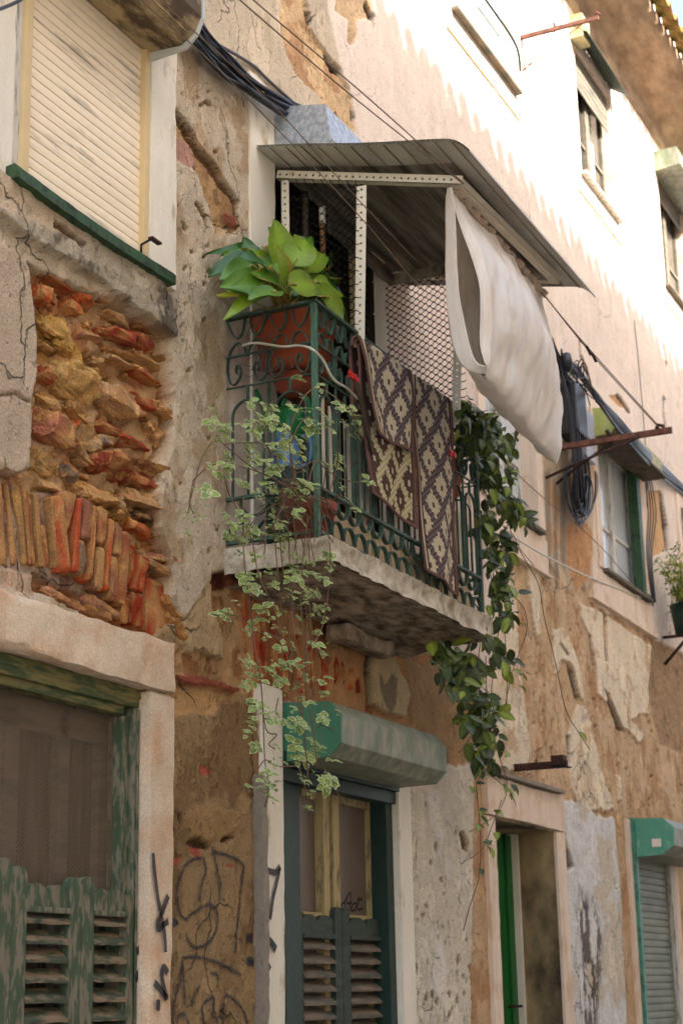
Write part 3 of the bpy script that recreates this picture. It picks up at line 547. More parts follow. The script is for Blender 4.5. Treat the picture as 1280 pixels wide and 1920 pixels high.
for i, s in enumerate([(450,1100,462,1225,14),(472,1125,480,1240,13),(490,1150,496,1270,14),(508,1160,515,1285,14),(532,1180,536,1300,16),(556,1190,560,1300,16),(580,1200,584,1300,14),(602,1205,606,1296,12),(628,1234,628,1285,9),(641,1238,642,1288,8),(655,1250,655,1296,7),(668,1262,668,1300,5)]):
    a = P(s[0], s[1], .03); b = P(s[2], s[3], .03); w = P(s[0]+s[4], s[1], .03).x-a.x
    rock(mb, ((a.x+b.x)/2, .032, (a.z+b.z)/2), b-a, w*.7, .022, rng.choice([(178, 74, 46), (160, 66, 44), (190, 88, 52)]), n=16, seed=300+i, sq=.3, jag=.1, nf=5)
part(mb, 'soldier_bricks', 'masonry')

# ------------------------------------------------------------------ stone surrounds
def rough_box(mb, a, b, st=.03, amp=.004, seed=0, sc_=14, rnd=.012):
    """box with a finely divided, worn surface; a = min corner, b = max corner (y: front is a[1])"""
    a = Vector(a); b = Vector(b); n = [max(1, min(80, int((b[i]-a[i])/st))) for i in range(3)]; c = (a+b)/2; hf = (b-a)/2
    def f(p):
        q = Vector(p)
        d = [min(q[i]-a[i], b[i]-q[i]) for i in range(3)]
        near = sorted(d)[1]          # distance to the nearest edge
        k = max(0, 1-near/rnd)
        w = Vector((mnoise.noise(q*sc_+Vector((seed, 0, 0))), mnoise.noise(q*sc_+Vector((0, seed+7, 0))), mnoise.noise(q*sc_+Vector((0, 0, seed+3)))))
        return q+w*amp+(c-q).normalized()*k*k*rnd*.45*(1+1.5*abs(mnoise.noise(q*9)))
    for ax in range(3):
        u, v = [i for i in range(3) if i != ax]
        for side in (0, 1):
            if ax == 1 and side == 1: continue
            vs = []; nu, nv = n[u], n[v]
            for i in range(nu+1):
                for j in range(nv+1):
                    p = [0, 0, 0]; p[ax] = (a, b)[side][ax]; p[u] = a[u]+(b[u]-a[u])*i/nu; p[v] = a[v]+(b[v]-a[v])*j/nv; vs.append(f(p))
            fs = [(i*(nv+1)+j, (i+1)*(nv+1)+j, (i+1)*(nv+1)+j+1, i*(nv+1)+j+1) for i in range(nu) for j in range(nv)]
            mb.add(vs, fs, None, True)
def rev(mb, o, y1, mi=0, y0=.012):
    """four reveals of an opening running back to depth y1"""
    x0, x1, z0, z1 = o
    mb.add([(x1,-y0,z0),(x1,y1,z0),(x1,y1,z1),(x1,-y0,z1)], [(0,1,2,3)], mi=mi); mb.add([(x0,-y0,z0),(x0,y1,z0),(x0,y1,z1),(x0,-y0,z1)], [(3,2,1,0)], mi=mi)
    mb.add([(x0,-y0,z1),(x1,-y0,z1),(x1,y1,z1),(x0,y1,z1)], [(0,1,2,3)], mi=mi); mb.add([(x0,-y0,z0),(x1,-y0,z0),(x1,y1,z0),(x0,y1,z0)], [(3,2,1,0)], mi=mi)
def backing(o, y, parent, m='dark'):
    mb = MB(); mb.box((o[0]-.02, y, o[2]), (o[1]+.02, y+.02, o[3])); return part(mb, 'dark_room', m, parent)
def louvres(mb, x0, x1, z0, z1, y, pitch, th=.008, dep=.045, mi=0):
    z = z0+pitch*.3
    while z < z1-.01:
        j = rng.uniform(-.003, .003); w = [rng.uniform(-.002, .002) for _ in range(6)]
        n = 5; vs = []
        for i in range(n+1):
            xx = x0+(x1-x0)*i/n; e = w[i]
            vs += [(xx, y-dep*.5, z-dep*.42+j+e), (xx, y+dep*.5, z+dep*.42+j), (xx, y+dep*.5, z+dep*.42+th+j), (xx, y-dep*.5, z-dep*.42+th+.003+j+e)]
        mb.loft([vs[i*4:i*4+4] for i in range(n+1)], smooth=False, caps=True)
        z += pitch
def slats(mb, x0, x1, z0, z1, y, pitch, dep=.006):
    z = z0; prof = []
    while z < z1:
        prof += [(y+dep, z), (y+dep, z+.0025), (y, z+.004), (y-.0015, z+pitch*.5), (y, z+pitch-.002)]; z += pitch
    mb.loft([[Vector((xx, p[0], p[1])) for p in prof] for xx in (x1, x0)], close=False, smooth=False)
def octbox(mb, x0, x1, prof, capi=1):
    """roller shutter housing: profile [(y,z)...] swept along X"""
    ring = [Vector((x0, p[0], p[1])) for p in prof]; mb.prism(ring, (x1-x0, 0, 0), mi=0, capi=capi)

# --- upper left window with the closed cream roller shutter
mb = MB(); rough_box(mb, (4.995, -.018, 4.16), (5.185, .09, 5.75), .02, .004, 1); 
w = part(mb, 'window', 'jamb'); mb = MB(); rough_box(mb, (3.9, -.012, 4.16), (4.15, .09, 5.75), .03, .004, 2); part(mb, 'side_jamb', 'jamb', w)
mb = MB(); mb.box((4.15, -.004, 4.2), (4.192, .06, 5.6)); part(mb, 'weathered_frame', 'whitewood', w)
mb = MB(); mb.box((4.192, -.02, 4.2), (4.232, .05, 5.6)); part(mb, 'shutter_guide', 'creamdk', w, bevel=.002); mb = MB(); mb.box((4.962, -.012, 4.225), (4.995, .05, 5.6)); part(mb, 'shutter_guide', 'creamdk', w, bevel=.002)
mb = MB(); slats(mb, 4.236, 4.965, 4.2, 5.62, .012, .0375); part(mb, 'roller_shutter', 'cream', w)
mb = MB()
sx = np.linspace(4.12, 5.115, 40); rings = []
for i, xx in enumerate(sx):
    dz = -.012*math.sin((xx-4.1)/1.0*math.pi)+.003*mnoise.noise(Vector((xx*20, 0, 0))); e = .003*mnoise.noise(Vector((xx*31, 5, 0)))
    rings.append([Vector((xx, -.06+e, 4.155+dz)), Vector((xx, .0, 4.15+dz)), Vector((xx, .0, 4.2+dz)), Vector((xx, -.045, 4.206+dz)), Vector((xx, -.06+e, 4.192+dz))])
mb.loft(rings, smooth=False, caps=True); part(mb, 'window_sill', 'green', w)
mb = MB(); mb.box((4.92, -.075, 4.262), (4.985, -.055, 4.27)); mb.tube([(4.93, -.065, 4.265), (4.93, -.02, 4.25), (4.93, -.02, 4.22)], .005); part(mb, 'shutter_catch', 'rustdk', w)
bp = [(.06, 5.075), (-.15, 5.068), (-.205, 5.105), (-.235, 5.165), (-.235, 5.26), (-.17, 5.40), (.0, 5.46), (.06, 5.46)]
mb = MB(); octbox(mb, 3.2, 4.992, [(.0, 5.075)]+bp[1:7])
mb.box((3.2, -.20, 5.085), (4.96, -.195, 5.09)); part(mb, 'shutter_box', ['boxold', 'boxpale'], w)
mb = MB(); mb.prism([Vector((4.993, p[0], p[1])) for p in [(-.002, 5.04), (-.165, 5.05), (-.215, 5.095), (-.243, 5.16), (-.243, 5.27), (-.175, 5.41), (-.002, 5.47)]], (.012, 0, 0)); part(mb, 'box_end_cap', 'boxpale', w)
mb = MB(); mb.add([(4.19, .0, 5.6), (4.992, 0, 5.6), (4.992, -.15, 5.069), (4.19, -.15, 5.069)], [(0, 1, 2, 3)]); part(mb, 'box_underside', 'boxdk', w)

# --- lower left window
mb = MB(); rough_box(mb, (3.3, -.03, 2.632), (5.19, .06, 2.81), .012, .007, 5, rnd=.03, sc_=12); rough_box(mb, (5.035, -.02, .6), (5.188, .09, 2.630), .014, .004, 6, rnd=.02)
w = part(mb, 'window', 'lintel'); w['label'] = 'lower window in a thick limestone surround'
mb = MB()
mb.box((3.3, .03, 2.565), (5.035, .09, 2.632)); mb.box((3.3, .045, 2.535), (4.965, .1, 2.566)); mb.prism([Vector((3.3, .022, 2.6)), Vector((3.3, .03, 2.625)), Vector((3.3, .03, 2.59))], (1.735, 0, 0)); part(mb, 'head_frame', 'olive', w, bevel=.004)
mb = MB(); xa = P(229, 1500, .05).x; xb = P(251, 1500, .03).x; mb.box((xb, .03, .9), (5.034, .09, 2.564)); mb.box((xa, .05, .9), (xb-.001, .11, 2.534)); mb.box((xb+.012, .022, .9), (xb+.022, .03, 2.56)); part(mb, 'side_frame', 'peel', w, bevel=.004)
mb = MB(); nxs, nzs = 30, 30; vs = []
for i in range(nxs+1):
    for j in range(nzs+1):
        xx = 3.5+(5.02-3.5)*i/nxs; zz = 1.85+(2.545-1.85)*j/nzs; vs.append((xx, .085+.006*mnoise.noise(Vector((xx*5, zz*4, 1))), zz))
mb.add(vs, [(i*(nzs+1)+j, (i+1)*(nzs+1)+j, (i+1)*(nzs+1)+j+1, i*(nzs+1)+j+1) for i in range(nxs) for j in range(nzs)], smooth=True); part(mb, 'insect_screen', 'screen', w)
mb = MB()
for x0, x1 in ((3.5, 3.9), (4.36, 4.41), (4.42, 4.5), (4.72, 4.78), (4.96, 5.03)): mb.box((x0, .14, 1.5), (x1, .17, 2.54))
mb.box((3.5, .14, 2.44), (5.03, .168, 2.54)); part(mb, 'inner_sash', 'slateW', w)
mb = MB(); pts = []
for i in range(98):
    xx = 3.6+i*.0145; pts.append([Vector((xx, .2+.012*math.sin(i*1.15)+.005*math.sin(i*.4), z)) for z in (1.4, 2.0, 2.5)])
mb.loft(pts, close=False); part(mb, 'net_curtain', 'curtain', w)
backing((3.3, 5.035, .95, 2.632), .3, w)
def scallop_shutter(name, mf, ms, parent, x0, x1, pans, stiles, ztop, zrail, y, pitch, scal=.028, zb=.9, tops=None):
    mb = MB()
    for s in stiles:
        t = ztop+(s[2] if len(s) > 2 else .02); c = (s[0]+s[1])/2; hw = (s[1]-s[0])/2
        ring = [Vector((s[0], y-.005, zb)), Vector((s[1], y-.005, zb))]+[Vector((c+hw*math.cos(a), y-.005, t-hw+hw*math.sin(a))) for a in np.linspace(0, math.pi, 7)]
        mb.prism(ring, (0, .032, 0))
    for p in pans:     # top rail with its two scallops
        a, b = p; n = 16; ring = [Vector((a, y, zrail)), Vector((b, y, zrail))]
        for k in range(n+1): t = k/n; ring.append(Vector((b+(a-b)*t, y, ztop-.045+scal*abs(math.sin(t*2*math.pi))**.6)))
        mb.prism(ring, (0, .024, 0)); mb.box((a-.004, y-.012, zrail-.012), (b+.004, y+.01, zrail+.006))
    o = part(mb, name, mf, parent, bevel=.003)
    for p in pans:
        mb = MB(); louvres(mb, p[0]-.003, p[1]+.003, zb, zrail-.01, y+.014, pitch); part(mb, 'louvre_slats', ms, parent)
    return o
def XP(px, py, yy): return P(px, py, yy)[0]
y2 = .035
sx = lambda a: XP(a, 1800, y2)
scallop_shutter('half_shutter', 'peel', 'peel2', w, 0, 0, [(sx(47), sx(126)), (sx(174), sx(234))], [(sx(-45), sx(-12), .03), (sx(-11), sx(17), .05), (sx(18), sx(46), .03), (sx(127), sx(149), .012), (sx(150), sx(173), .016), (sx(235), sx(246), -.03), (sx(248), sx(271), .0)], 1.965, 1.872, y2, .058)

# --- ground floor window/door with the green roller box
mb = MB(); rough_box(mb, (5.872, -.015, -.3), (6.03, .09, 2.78), .02, .003, 8, rnd=.015); 
w = part(mb, 'window', 'jamb'); mb = MB(); rough_box(mb, (7.17, -.012, -.3), (7.31, .1, 2.55), .02, .002, 9); part(mb, 'side_jamb', 'jamb', w); w['label'] = 'narrow shuttered opening under the large green roller box'
mb = MB(); rough_box(mb, (5.83, -.03, -.3), (5.872, .05, 2.42), .012, .009, 10, rnd=.02); part(mb, 'render_strip', 'jambgrey', w)
mb = MB(); yf = .03
a0 = XP(534, 1700, yf); a1 = XP(560, 1700, .06); b0 = XP(718, 1700, .06)
mb.box((a0, yf, -.3), (a0+.055, .1, 2.62)); mb.box((a0+.055, .05, -.3), (a1, .1, 2.62)); mb.box((b0, .055, -.3), (b0+.1, .12, 2.5)); mb.box((7.1, .02, -.3), (7.168, .1, 2.52)); mb.box((a0, .04, 2.44), (7.168, .1, 2.47))
part(mb, 'door_frame', 'dkgreen', w, bevel=.003)
mb = MB(); yp = .12
for a, b in ((595, 606), (613, 625), (689, 702)):
    mb.box((XP(a, 1600, yp), yp-.03, 1.3), (XP(b, 1600, yp), yp+.02, 2.5))
mb.box((XP(560, 1600, yp), yp-.02, 2.4), (XP(704, 1600, yp), yp+.02, 2.44)); mb.box((XP(560, 1600, yp), yp-.02, 1.9), (XP(704, 1600, yp), yp+.02, 1.93)); part(mb, 'sash_frame', 'sashcream', w, bevel=.002)
mb = MB(); mb.box((XP(550, 1600, yp), yp+.012, 1.3), (XP(692, 1600, yp), yp+.018, 2.45)); pane = part(mb, 'glass', 'glassbr', w)
mb = MB(); mb.box((XP(704, 1600, yp), yp-.02, -.3), (7.17, yp+.03, 2.5)); mb.box((6.03, .2, -.3), (7.17, .22, 2.6)); part(mb, 'dark_room', 'dkgreen', w)
mb = MB(); mb.box((6.03, -.02, 2.475), (7.17, .1, 2.53)); mb.box((6.03, .0, 2.42), (7.17, .07, 2.475)); part(mb, 'shutter_slot', 'dkgreen', w, bevel=.004)
sx = lambda a: XP(a, 1800, .07)
scallop_shutter('half_shutter', 'slate', 'slateW', w, 0, 0, [(sx(567), sx(626)), (sx(656), sx(717))], [(sx(561), sx(566), -.02), (sx(627), sx(640), .02), (sx(641), sx(655), .02), (sx(718), sx(727), -.01), (sx(728), sx(735), -.02)], 1.935, 1.835, .07, .055, zb=.9)
mb = MB(); pr = [(-.001, 2.725), (-.213, 2.712), (-.262, 2.656), (-.258, 2.545), (-.208, 2.495), (-.001, 2.489)]
BE = P(833, 1420, -.255).x; octbox(mb, 6.062, BE, pr, capi=0); part(mb, 'shutter_box', 'boxg', w, bevel=.004)
for x0 in (6.05, BE+.001):
    mb = MB(); mb.prism([Vector((x0, p[0]*.995, p[1])) for p in pr], (.011, 0, 0)); part(mb, 'box_end_cap', 'capg', w)
# marker tag on the pane
def stroke(mb, pts, wd, yfun, fade=.5, n=6, wob=.0, pxs=True, edge=.0):
    pts = spline([(p[0], p[1], 0) for p in pts], n); L = []
    for p in pts:
        q = yfun(p[0], p[1]); L.append(q)
    m = len(L); vs = []; cs = []
    for i, p in enumerate(L):
        t = (L[min(i+1, m-1)]-L[max(i-1, 0)]); t.y = 0; t = t.normalized() if t.length > 1e-9 else Vector((1, 0, 0)); q = Vector((-t.z, 0, t.x))
        ww = wd*(1+.25*mnoise.noise(Vector((i*.21, wd*99, 0))))
        for k, s in enumerate((-1, -.6, 0, .6, 1)):
            v = p+q*ww*.5*s; h = yfun(None, None, v); vs.append(h); cs.append((((.1, fade, .5+fade*.5, fade, .1)[k]),)*3)
    fs = [(i*5+k, i*5+k+1, (i+1)*5+k+1, (i+1)*5+k) for i in range(m-1) for k in range(4)]
    o = len(mb.v); mb.add(vs, fs, (1, 1, 1)); mb.c[o:] = cs
def onwall(off=.004, base=None):
    def f(x, y, v=None):
        if v is None: p = P(x, y, 0)
        else: p = v
        h = (hout(p.x, p.z) if base is None else base)
        return Vector((p.x, -(h+off), p.z))
    return f
def crop(pts, ox, oy, s): return [(ox+a/s, oy+b/s) for a, b in pts]
G = lambda L: crop(L, 280, 1560, 4.571)
mb = MB(); fw_ = onwall(.005)
for L in ([(480,215),(500,330),(470,450),(440,590)], [(470,220),(400,230),(320,290),(270,400),(250,520),(265,650),(320,750),(380,700),(470,640)], [(480,640),(540,620),(590,680),(600,790),(560,900),(490,970),(400,990),(350,920),(335,870)],
          [(565,120),(575,200),(600,360),(625,470),(620,590)], [(575,170),(680,200),(810,270),(800,420),(785,600),(765,800),(745,1040)],
          [(215,1646),(230,1450),(280,1280),(295,1110),(340,1075),(470,1080),(600,1120),(720,1180),(800,1225)], [(295,1110),(310,1280),(325,1480)], [(380,1500),(400,1400),(450,1310)], [(540,1205),(600,1230),(600,1270)],
          [(480,1646),(470,1500),(560,1420),(560,1520),(600,1646)], [(650,1646),(655,1440),(700,1410),(800,1500),(860,1646)], [(250,1646),(270,1580),(320,1560),(340,1646)]):
    stroke(mb, G(L), .042, fw_, .29)
stroke(mb, G([(850,910),(905,910)]), .05, fw_, .5); stroke(mb, G([(850,1110),(905,1110)]), .05, fw_, .5); stroke(mb, G([(170,770),(240,775),(250,800)]), .04, fw_, .6)
g1 = part(mb, 'graffiti', 'spray'); g1['label'] = 'looping faded black spray tag on the brown render'
def onbox(y): return lambda x, yy, v=None: Vector((P(x, yy, y).x, y, P(x, yy, y).z)) if v is None else Vector((v.x, y, v.z))
mb = MB(); fj = onbox(-.024-.004)
stroke(mb, G([(35,180),(45,320),(75,560),(110,740),(135,900),(142,1030)]), .024, fj, .9); stroke(mb, G([(165,545),(110,690),(75,790),(85,830),(130,790),(165,765)]), .03, fj, .9)
stroke(mb, G([(155,1440),(120,1300),(110,1200),(130,1160),(160,1210)]), .03, fj, .9); stroke(mb, G([(45,1290),(90,1340),(150,1420)]), .03, fj, .9); stroke(mb, G([(60,1480),(95,1485)]), .045, fj, .9)
g2 = part(mb, 'graffiti', 'spray'); g2['label'] = 'black spray marks on the limestone jamb'
mb = MB(); fj2 = onbox(.02)
stroke(mb, [(256,1785),(268,1775),(288,1764)], .03, fj2, .9); stroke(mb, [(254,1838),(264,1818),(279,1792)], .03, fj2, .9); g = part(mb, 'graffiti', 'spray')
mb = MB(); fj = onbox(-.0215)
stroke(mb, G([(975,315),(1080,345),(1120,290)]), .028, fj, .95); stroke(mb, G([(1120,300),(1090,440),(1060,570),(1035,750)]), .026, fj, .95); stroke(mb, G([(975,915),(1040,940),(1085,1010)]), .04, fj, .95); stroke(mb, G([(965,1110),(1010,1130),(1035,1180)]), .035, fj, .95)
g3 = part(mb, 'graffiti', 'spray'); g3['label'] = 'black spray marks on the white painted jamb'
mb = MB(); T = lambda L: crop(L, 400, 1200, 2.56); fp = onbox(yp+.009)
for L in ([(580,1280),(592,1255),(600,1250),(590,1280),(580,1300),(600,1305)], [(600,1300),(615,1270),(628,1262),(632,1290),(612,1300)], [(630,1260),(650,1218),(660,1225),(655,1300)], [(640,1265),(665,1262)], [(660,1300),(670,1270),(685,1265),(680,1295),(662,1300)], [(690,1245),(715,1245)], [(700,1235),(690,1290),(718,1290)]):
    stroke(mb, T(L), .012, fp, .9)
g4 = part(mb, 'graffiti', 'spray'); g4['label'] = 'small black marker tag on the brown pane'

# --- doorway with the green door
mb = MB(); rough_box(mb, (8.30, -.012, -.3), (8.42, .05, 2.47), .03, .003, 12); rough_box(mb, (9.40, -.012, -.3), (9.56, .05, 2.47), .03, .003, 13); rough_box(mb, (8.30, -.018, 2.47), (9.56, .06, 2.675), .03, .004, 14, rnd=.015)
w = part(mb, 'doorway', 'pink'); mb = MB(); rough_box(mb, (8.26, -.05, 2.68), (9.5, .02, 2.70), .03, .002, 14, rnd=.01); part(mb, 'lintel_moulding', 'jambgrey', w)
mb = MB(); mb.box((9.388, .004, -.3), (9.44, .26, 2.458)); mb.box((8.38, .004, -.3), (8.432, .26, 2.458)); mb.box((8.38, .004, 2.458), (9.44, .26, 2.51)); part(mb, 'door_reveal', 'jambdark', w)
mb = MB(); mb.box((8.42, .245, -.3), (9.36, .28, 2.45)); mb.box((9.23, .23, -.3), (9.245, .246, 2.45)); mb.box((9.0, .235, .2), (9.2, .246, .9)); d = part(mb, 'door', 'doorgreen', w, bevel=.002)
mb = MB(); mb.box((9.362, .21, -.3), (9.4, .27, 2.47)); part(mb, 'door_frame', 'jamb', w)
mb = MB(); mb.tube([(9.2, .245, 1.52), (9.2, .21, 1.52), (9.3, .205, 1.52)], .008, 8); part(mb, 'door_handle', 'rustdk', d)

# --- far ground floor roller shutter
mb = MB(); rough_box(mb, (10.86, -.01, -.3), (10.98, .05, 2.66), .04, .003, 15); w = part(mb, 'window', 'pink'); mb = MB(); rough_box(mb, (11.93, -.01, -.3), (12.06, .05, 2.5), .04, .003, 16); part(mb, 'side_jamb', 'pink', w)
mb = MB(); mb.box((10.93, -.035, -.3), (10.985, .03, 2.66)); part(mb, 'outer_guide', 'tealframe', w, bevel=.003)
mb = MB(); mb.box((10.985, -.01, -.3), (11.05, .05, 2.46)); part(mb, 'shutter_guide', 'whitewood', w, bevel=.002); mb = MB(); mb.box((11.86, -.01, -.3), (11.93, .05, 2.46)); part(mb, 'shutter_guide', 'whitewood', w, bevel=.002)
mb = MB(); slats(mb, 11.05, 11.86, -.3, 2.46, .02, .045, .012); part(mb, 'roller_shutter', 'rollgrey', w)
pr = [(-.001, 2.66), (-.22, 2.65), (-.285, 2.59), (-.28, 2.475), (-.2, 2.42), (-.001, 2.41)]
mb = MB(); octbox(mb, 10.962, 12.1, pr, capi=0); part(mb, 'shutter_box', 'boxg', w, bevel=.004); mb = MB(); mb.prism([Vector((10.95, p[0], p[1])) for p in pr], (.011, 0, 0)); cp = part(mb, 'box_end_cap', 'tealcap', w)
mb = MB(); mb.box((10.946, -.2, 2.47), (10.951, -.14, 2.52)); part(mb, 'torn_sticker', 'plasterwhite', w)

# --- casement windows of the upper floors
def casement(o, depth, hood=None, frame='whitewood', strip=None, sill='slateW', surround=True, apron=False, open_=False, glass='glass', roll=None, label=None, upper=False):
    x0, x1, z0, z1 = o; mb = MB(); rev(mb, o, depth+.04, y0=-.021 if surround else .004)
    if surround:
        s = .11
        for a, b in (((x0-s, -.012, z0), (x0, .02, z1+s)), ((x1, -.012, z0), (x1+s, .02, z1+s)), ((x0, -.012, z1), (x1, .02, z1+s))): mb.box(a, b)
    if apron: mb.box((x0-.34 if apron == 2 else x0-.3, -.014, z0-.25), (x1+.12, .02, z0-.04)); mb.box((x0-.36, -.03, z0-.265), (x1+.14, .02, z0-.25))
    w = part(mb, 'window', 'pink')
    if label: w['label'] = label
    mb = MB(); f = .05; y = depth; mx_ = (x0+x1)/2
    mb.box((x0, y, z0), (x0+f, y+.04, z1)); mb.box((x1-f, y, z0), (x1, y+.04, z1)); mb.box((x0+f, y, z1-f), (x1-f, y+.04, z1)); mb.box((x0+f, y, z0), (x1-f, y+.04, z0+f)); mb.box((mx_-.045, y-.01, z0+f), (mx_+.045, y+.03, z1-f))
    for c in (x0+f, mx_+.045):
        mb.box((c, y+.004, z0+(z1-z0)*.36), (c+(x1-x0)/2-f-.045, y+.026, z0+(z1-z0)*.36+.028))
    part(mb, 'window_frame', frame, w, bevel=.002)
    mb = MB(); mb.box((x0+f, y+.016, z0+f), (x1-f, y+.02, z1-f)); part(mb, 'glass', glass, w)
    mb = MB(); mb.box((x0-.02, -.045, z0-.024), (x1+.03, depth, z0+.0)); part(mb, 'window_sill', sill, w, bevel=.004)
    if strip: mb = MB(); mb.box((x1-.12, y-.09, z0), (x1-.05, y-.02, z1-.05)); mb.box((x1-.045, y-.07, z0), (x1-.01, y-.02, z1-.1)); part(mb, 'folded_shutter', strip, w)
    if roll: mb = MB(); slats(mb, x0+.02, x1-.02, z1-roll, z1+.1, depth-.05, .05); part(mb, 'roller_shutter', 'slateW', w)
    backing((x0, x1, z0, z1), depth+.06, w)
    return w
w6 = casement(W6, .07, strip='green', apron=1, glass='glasslt', label='middle floor window beneath the lime ended shutter box')
casement(W7, .08, apron=1, glass='glasslt', label='window half hidden behind the dark trailing plant')
w8 = casement(W8, .07, frame='slateW', glass='glass', roll=.3, surround=False, sill='whitewood', label='upper window under a corrugated hood')
w9 = casement(W9, .06, glass='glasslt', surround=False, sill='slateW'); w10 = casement(W10, .08, frame='slateW', surround=False, sill='slateW', glass='glass', roll=.2); w11 = casement(W11, .08, sill='slateW')
for o in OPEN[12:16]: casement(o, .1, surround=False)
mb = MB(); mb.box((14.2, .1, -.3), (15.1, .14, 2.5)); part(mb, 'door', 'brownwood')
for o, in ((W9,), (W8,), (W10,)):      # scratched string course lines below the top windows
    mb = MB(); mb.box((o[0]-.12, -.012, o[2]-.19), (o[1]+.06, .01, o[2]-.178)); part(mb, 'apron_line', 'creamdk')
mb = MB(); mb.tube(spline([(8.36, -.05, 7.42), (8.7, -.1, 7.33), (9.1, -.12, 7.27), (9.38, -.05, 7.25)], 6), .009, 6); part(mb, 'draped_cord', 'slate', w9)
mb = MB(); mb.box((10.8, .02, 7.2), (10.825, .1, 8.2)); part(mb, 'red_reveal_strip', 'reddoor', w8)
mb = MB(); mb.box((11.3, .075, 7.25), (11.42, .079, 7.7)); part(mb, 'white_curtain', 'plasterwhite', w8)
# hood over the upper window: sloping sheet with a closed end
mb = MB(); rr = []
for i in range(34):
    xx = 10.72+i*(11.76-10.72)/33; k = .004*(i % 2); rr.append([Vector((xx, -.002, 8.33+k)), Vector((xx, -.135, 8.235+k)), Vector((xx, -.135, 8.228+k)), Vector((xx, -.002, 8.322+k))])
mb.loft(rr, smooth=False, caps=True); part(mb, 'window_hood', 'slate', w8)
mb = MB(); mb.box((10.72, -.1, 8.215), (10.9, -.001, 8.40)); part(mb, 'hood_end', 'mossbox', w8)
pr = [(-.001, 8.36), (-.2, 8.36), (-.22, 8.2), (-.001, 8.18)]
mb = MB(); octbox(mb, 12.98, 14.0, pr, capi=0); part(mb, 'shutter_box', 'boxg', w10)
# lime ended shutter box of the middle window
pr = [(-.001, 5.375), (-.11, 5.36), (-.155, 5.31), (-.16, 5.22), (-.13, 5.18), (-.001, 5.175)]
mb = MB(); octbox(mb, 10.672, 11.86, pr, capi=0); part(mb, 'shutter_box', 'mossbox', w6); mb = MB(); mb.prism([Vector((10.66, p[0], p[1])) for p in pr], (.011, 0, 0)); part(mb, 'box_end_cap', 'limebox', w6)
mb = MB(); mb.box((10.7, -.19, 5.165), (11.85, -.001, 5.172)); part(mb, 'box_underside', 'boxdk', w6)

# --- balcony door behind the balcony
mb = MB(); rough_box(mb, (5.80, -.012, 3.27), (6.02, .09, 5.42), .03, .003, 20); rough_box(mb, (7.05, -.012, 3.27), (7.2, .05, 5.12), .04, .003, 21); w = part(mb, 'balcony_door', 'jamb')
mb = MB(); rev(mb, (6.02, 7.05, 3.27, 5.12), .3); part(mb, 'door_reveal', 'brownwood', w)
mb = MB()
for a, b in ((6.1, 6.2), (6.48, 6.6), (6.62, 6.7), (6.98, 7.05)): mb.box((a, .13, 3.25), (b, .17, 5.1))
mb.box((6.2, .13, 4.4), (7.0, .165, 4.5)); part(mb, 'door_frame', 'brownwood', w, bevel=.004)
mb = MB(); mb.box((6.02, .18, 3.25), (7.05, .2, 5.12)); part(mb, 'glass', 'glass', w)
mb = MB(); mb.box((6.86, -.012, 3.3), (6.9, .03, 5.05)); part(mb, 'wood_batten', 'creamdk', w)
mb = MB(); octbox(mb, 6.022, 7.15, [(-.001, 5.352), (-.255, 5.302), (-.283, 5.135), (-.24, 5.075), (-.001, 5.10)], capi=0); part(mb, 'shutter_box', 'galv', w)

# ------------------------------------------------------------------ cornice and roof
mb = MB(); prof = [(0, 8.50), (-.03, 8.52), (-.03, 8.60), (-.07, 8.64), (-.10, 8.655), (-.16, 8.67), (-.24, 8.70), (-.34, 8.76), (-.41, 8.80), (-.41, 8.86), (.1, 8.9)]
rr = []
for i, xx in enumerate(np.arange(-1, 21, .05)):
    rr.append([Vector((xx, p[0]+.008*mnoise.noise(Vector((xx*3, k, 0))), p[1]+.014*mnoise.noise(Vector((xx*2.2, k*.7, 3))))) for k, p in enumerate(prof)])
mb.loft(rr, close=False); part(mb, 'cornice', 'soffit')
mb = MB()
for i, xx in enumerate(np.arange(-1, 21, .2)):
    for cover in (0, 1):
        r = .085; ring = []
        for row in range(9):
            y0 = -.53+row*.3+.05*cover; z0 = 8.85+(y0+.53)*.42+.05*cover; jz = rng.uniform(-.006, .006); seg = []
            for e in (0, .34):
                rad = r*(1-.12*(e > 0)); seg.append([Vector((xx+.1*cover+rad*math.cos(a), y0+e, z0+e*.42+jz+(rad if cover else -rad)*math.sin(a)*(1 if cover else 1)-(0 if cover else -.06))) for a in np.linspace(0, math.pi, 9)])
            mb.loft(seg, close=False)
            inner = [[v*1 for v in s_] for s_ in seg]
            if row == 0:      # the thick broken edge of the first row
                a_ = seg[0]; c_ = Vector((xx+.1*cover, y0, sum(v.z for v in a_)/len(a_))); b_ = [v+(c_-v)*.16 for v in a_]; b2 = [v+Vector((0, .3, .12)) for v in b_]; mb.loft([a_, b_, b2], close=False)
part(mb, 'roof_tiles', 'mossy')
mb = MB(); mb.box((-1, -.40, 8.87), (21, .5, 8.93)); mb.box((-1, .3, -.3), (21, .35, 8.9)); mb.box((-1, 3.0, -.3), (21, 3.2, 10.0)); part(mb, 'inner_wall', 'opp')

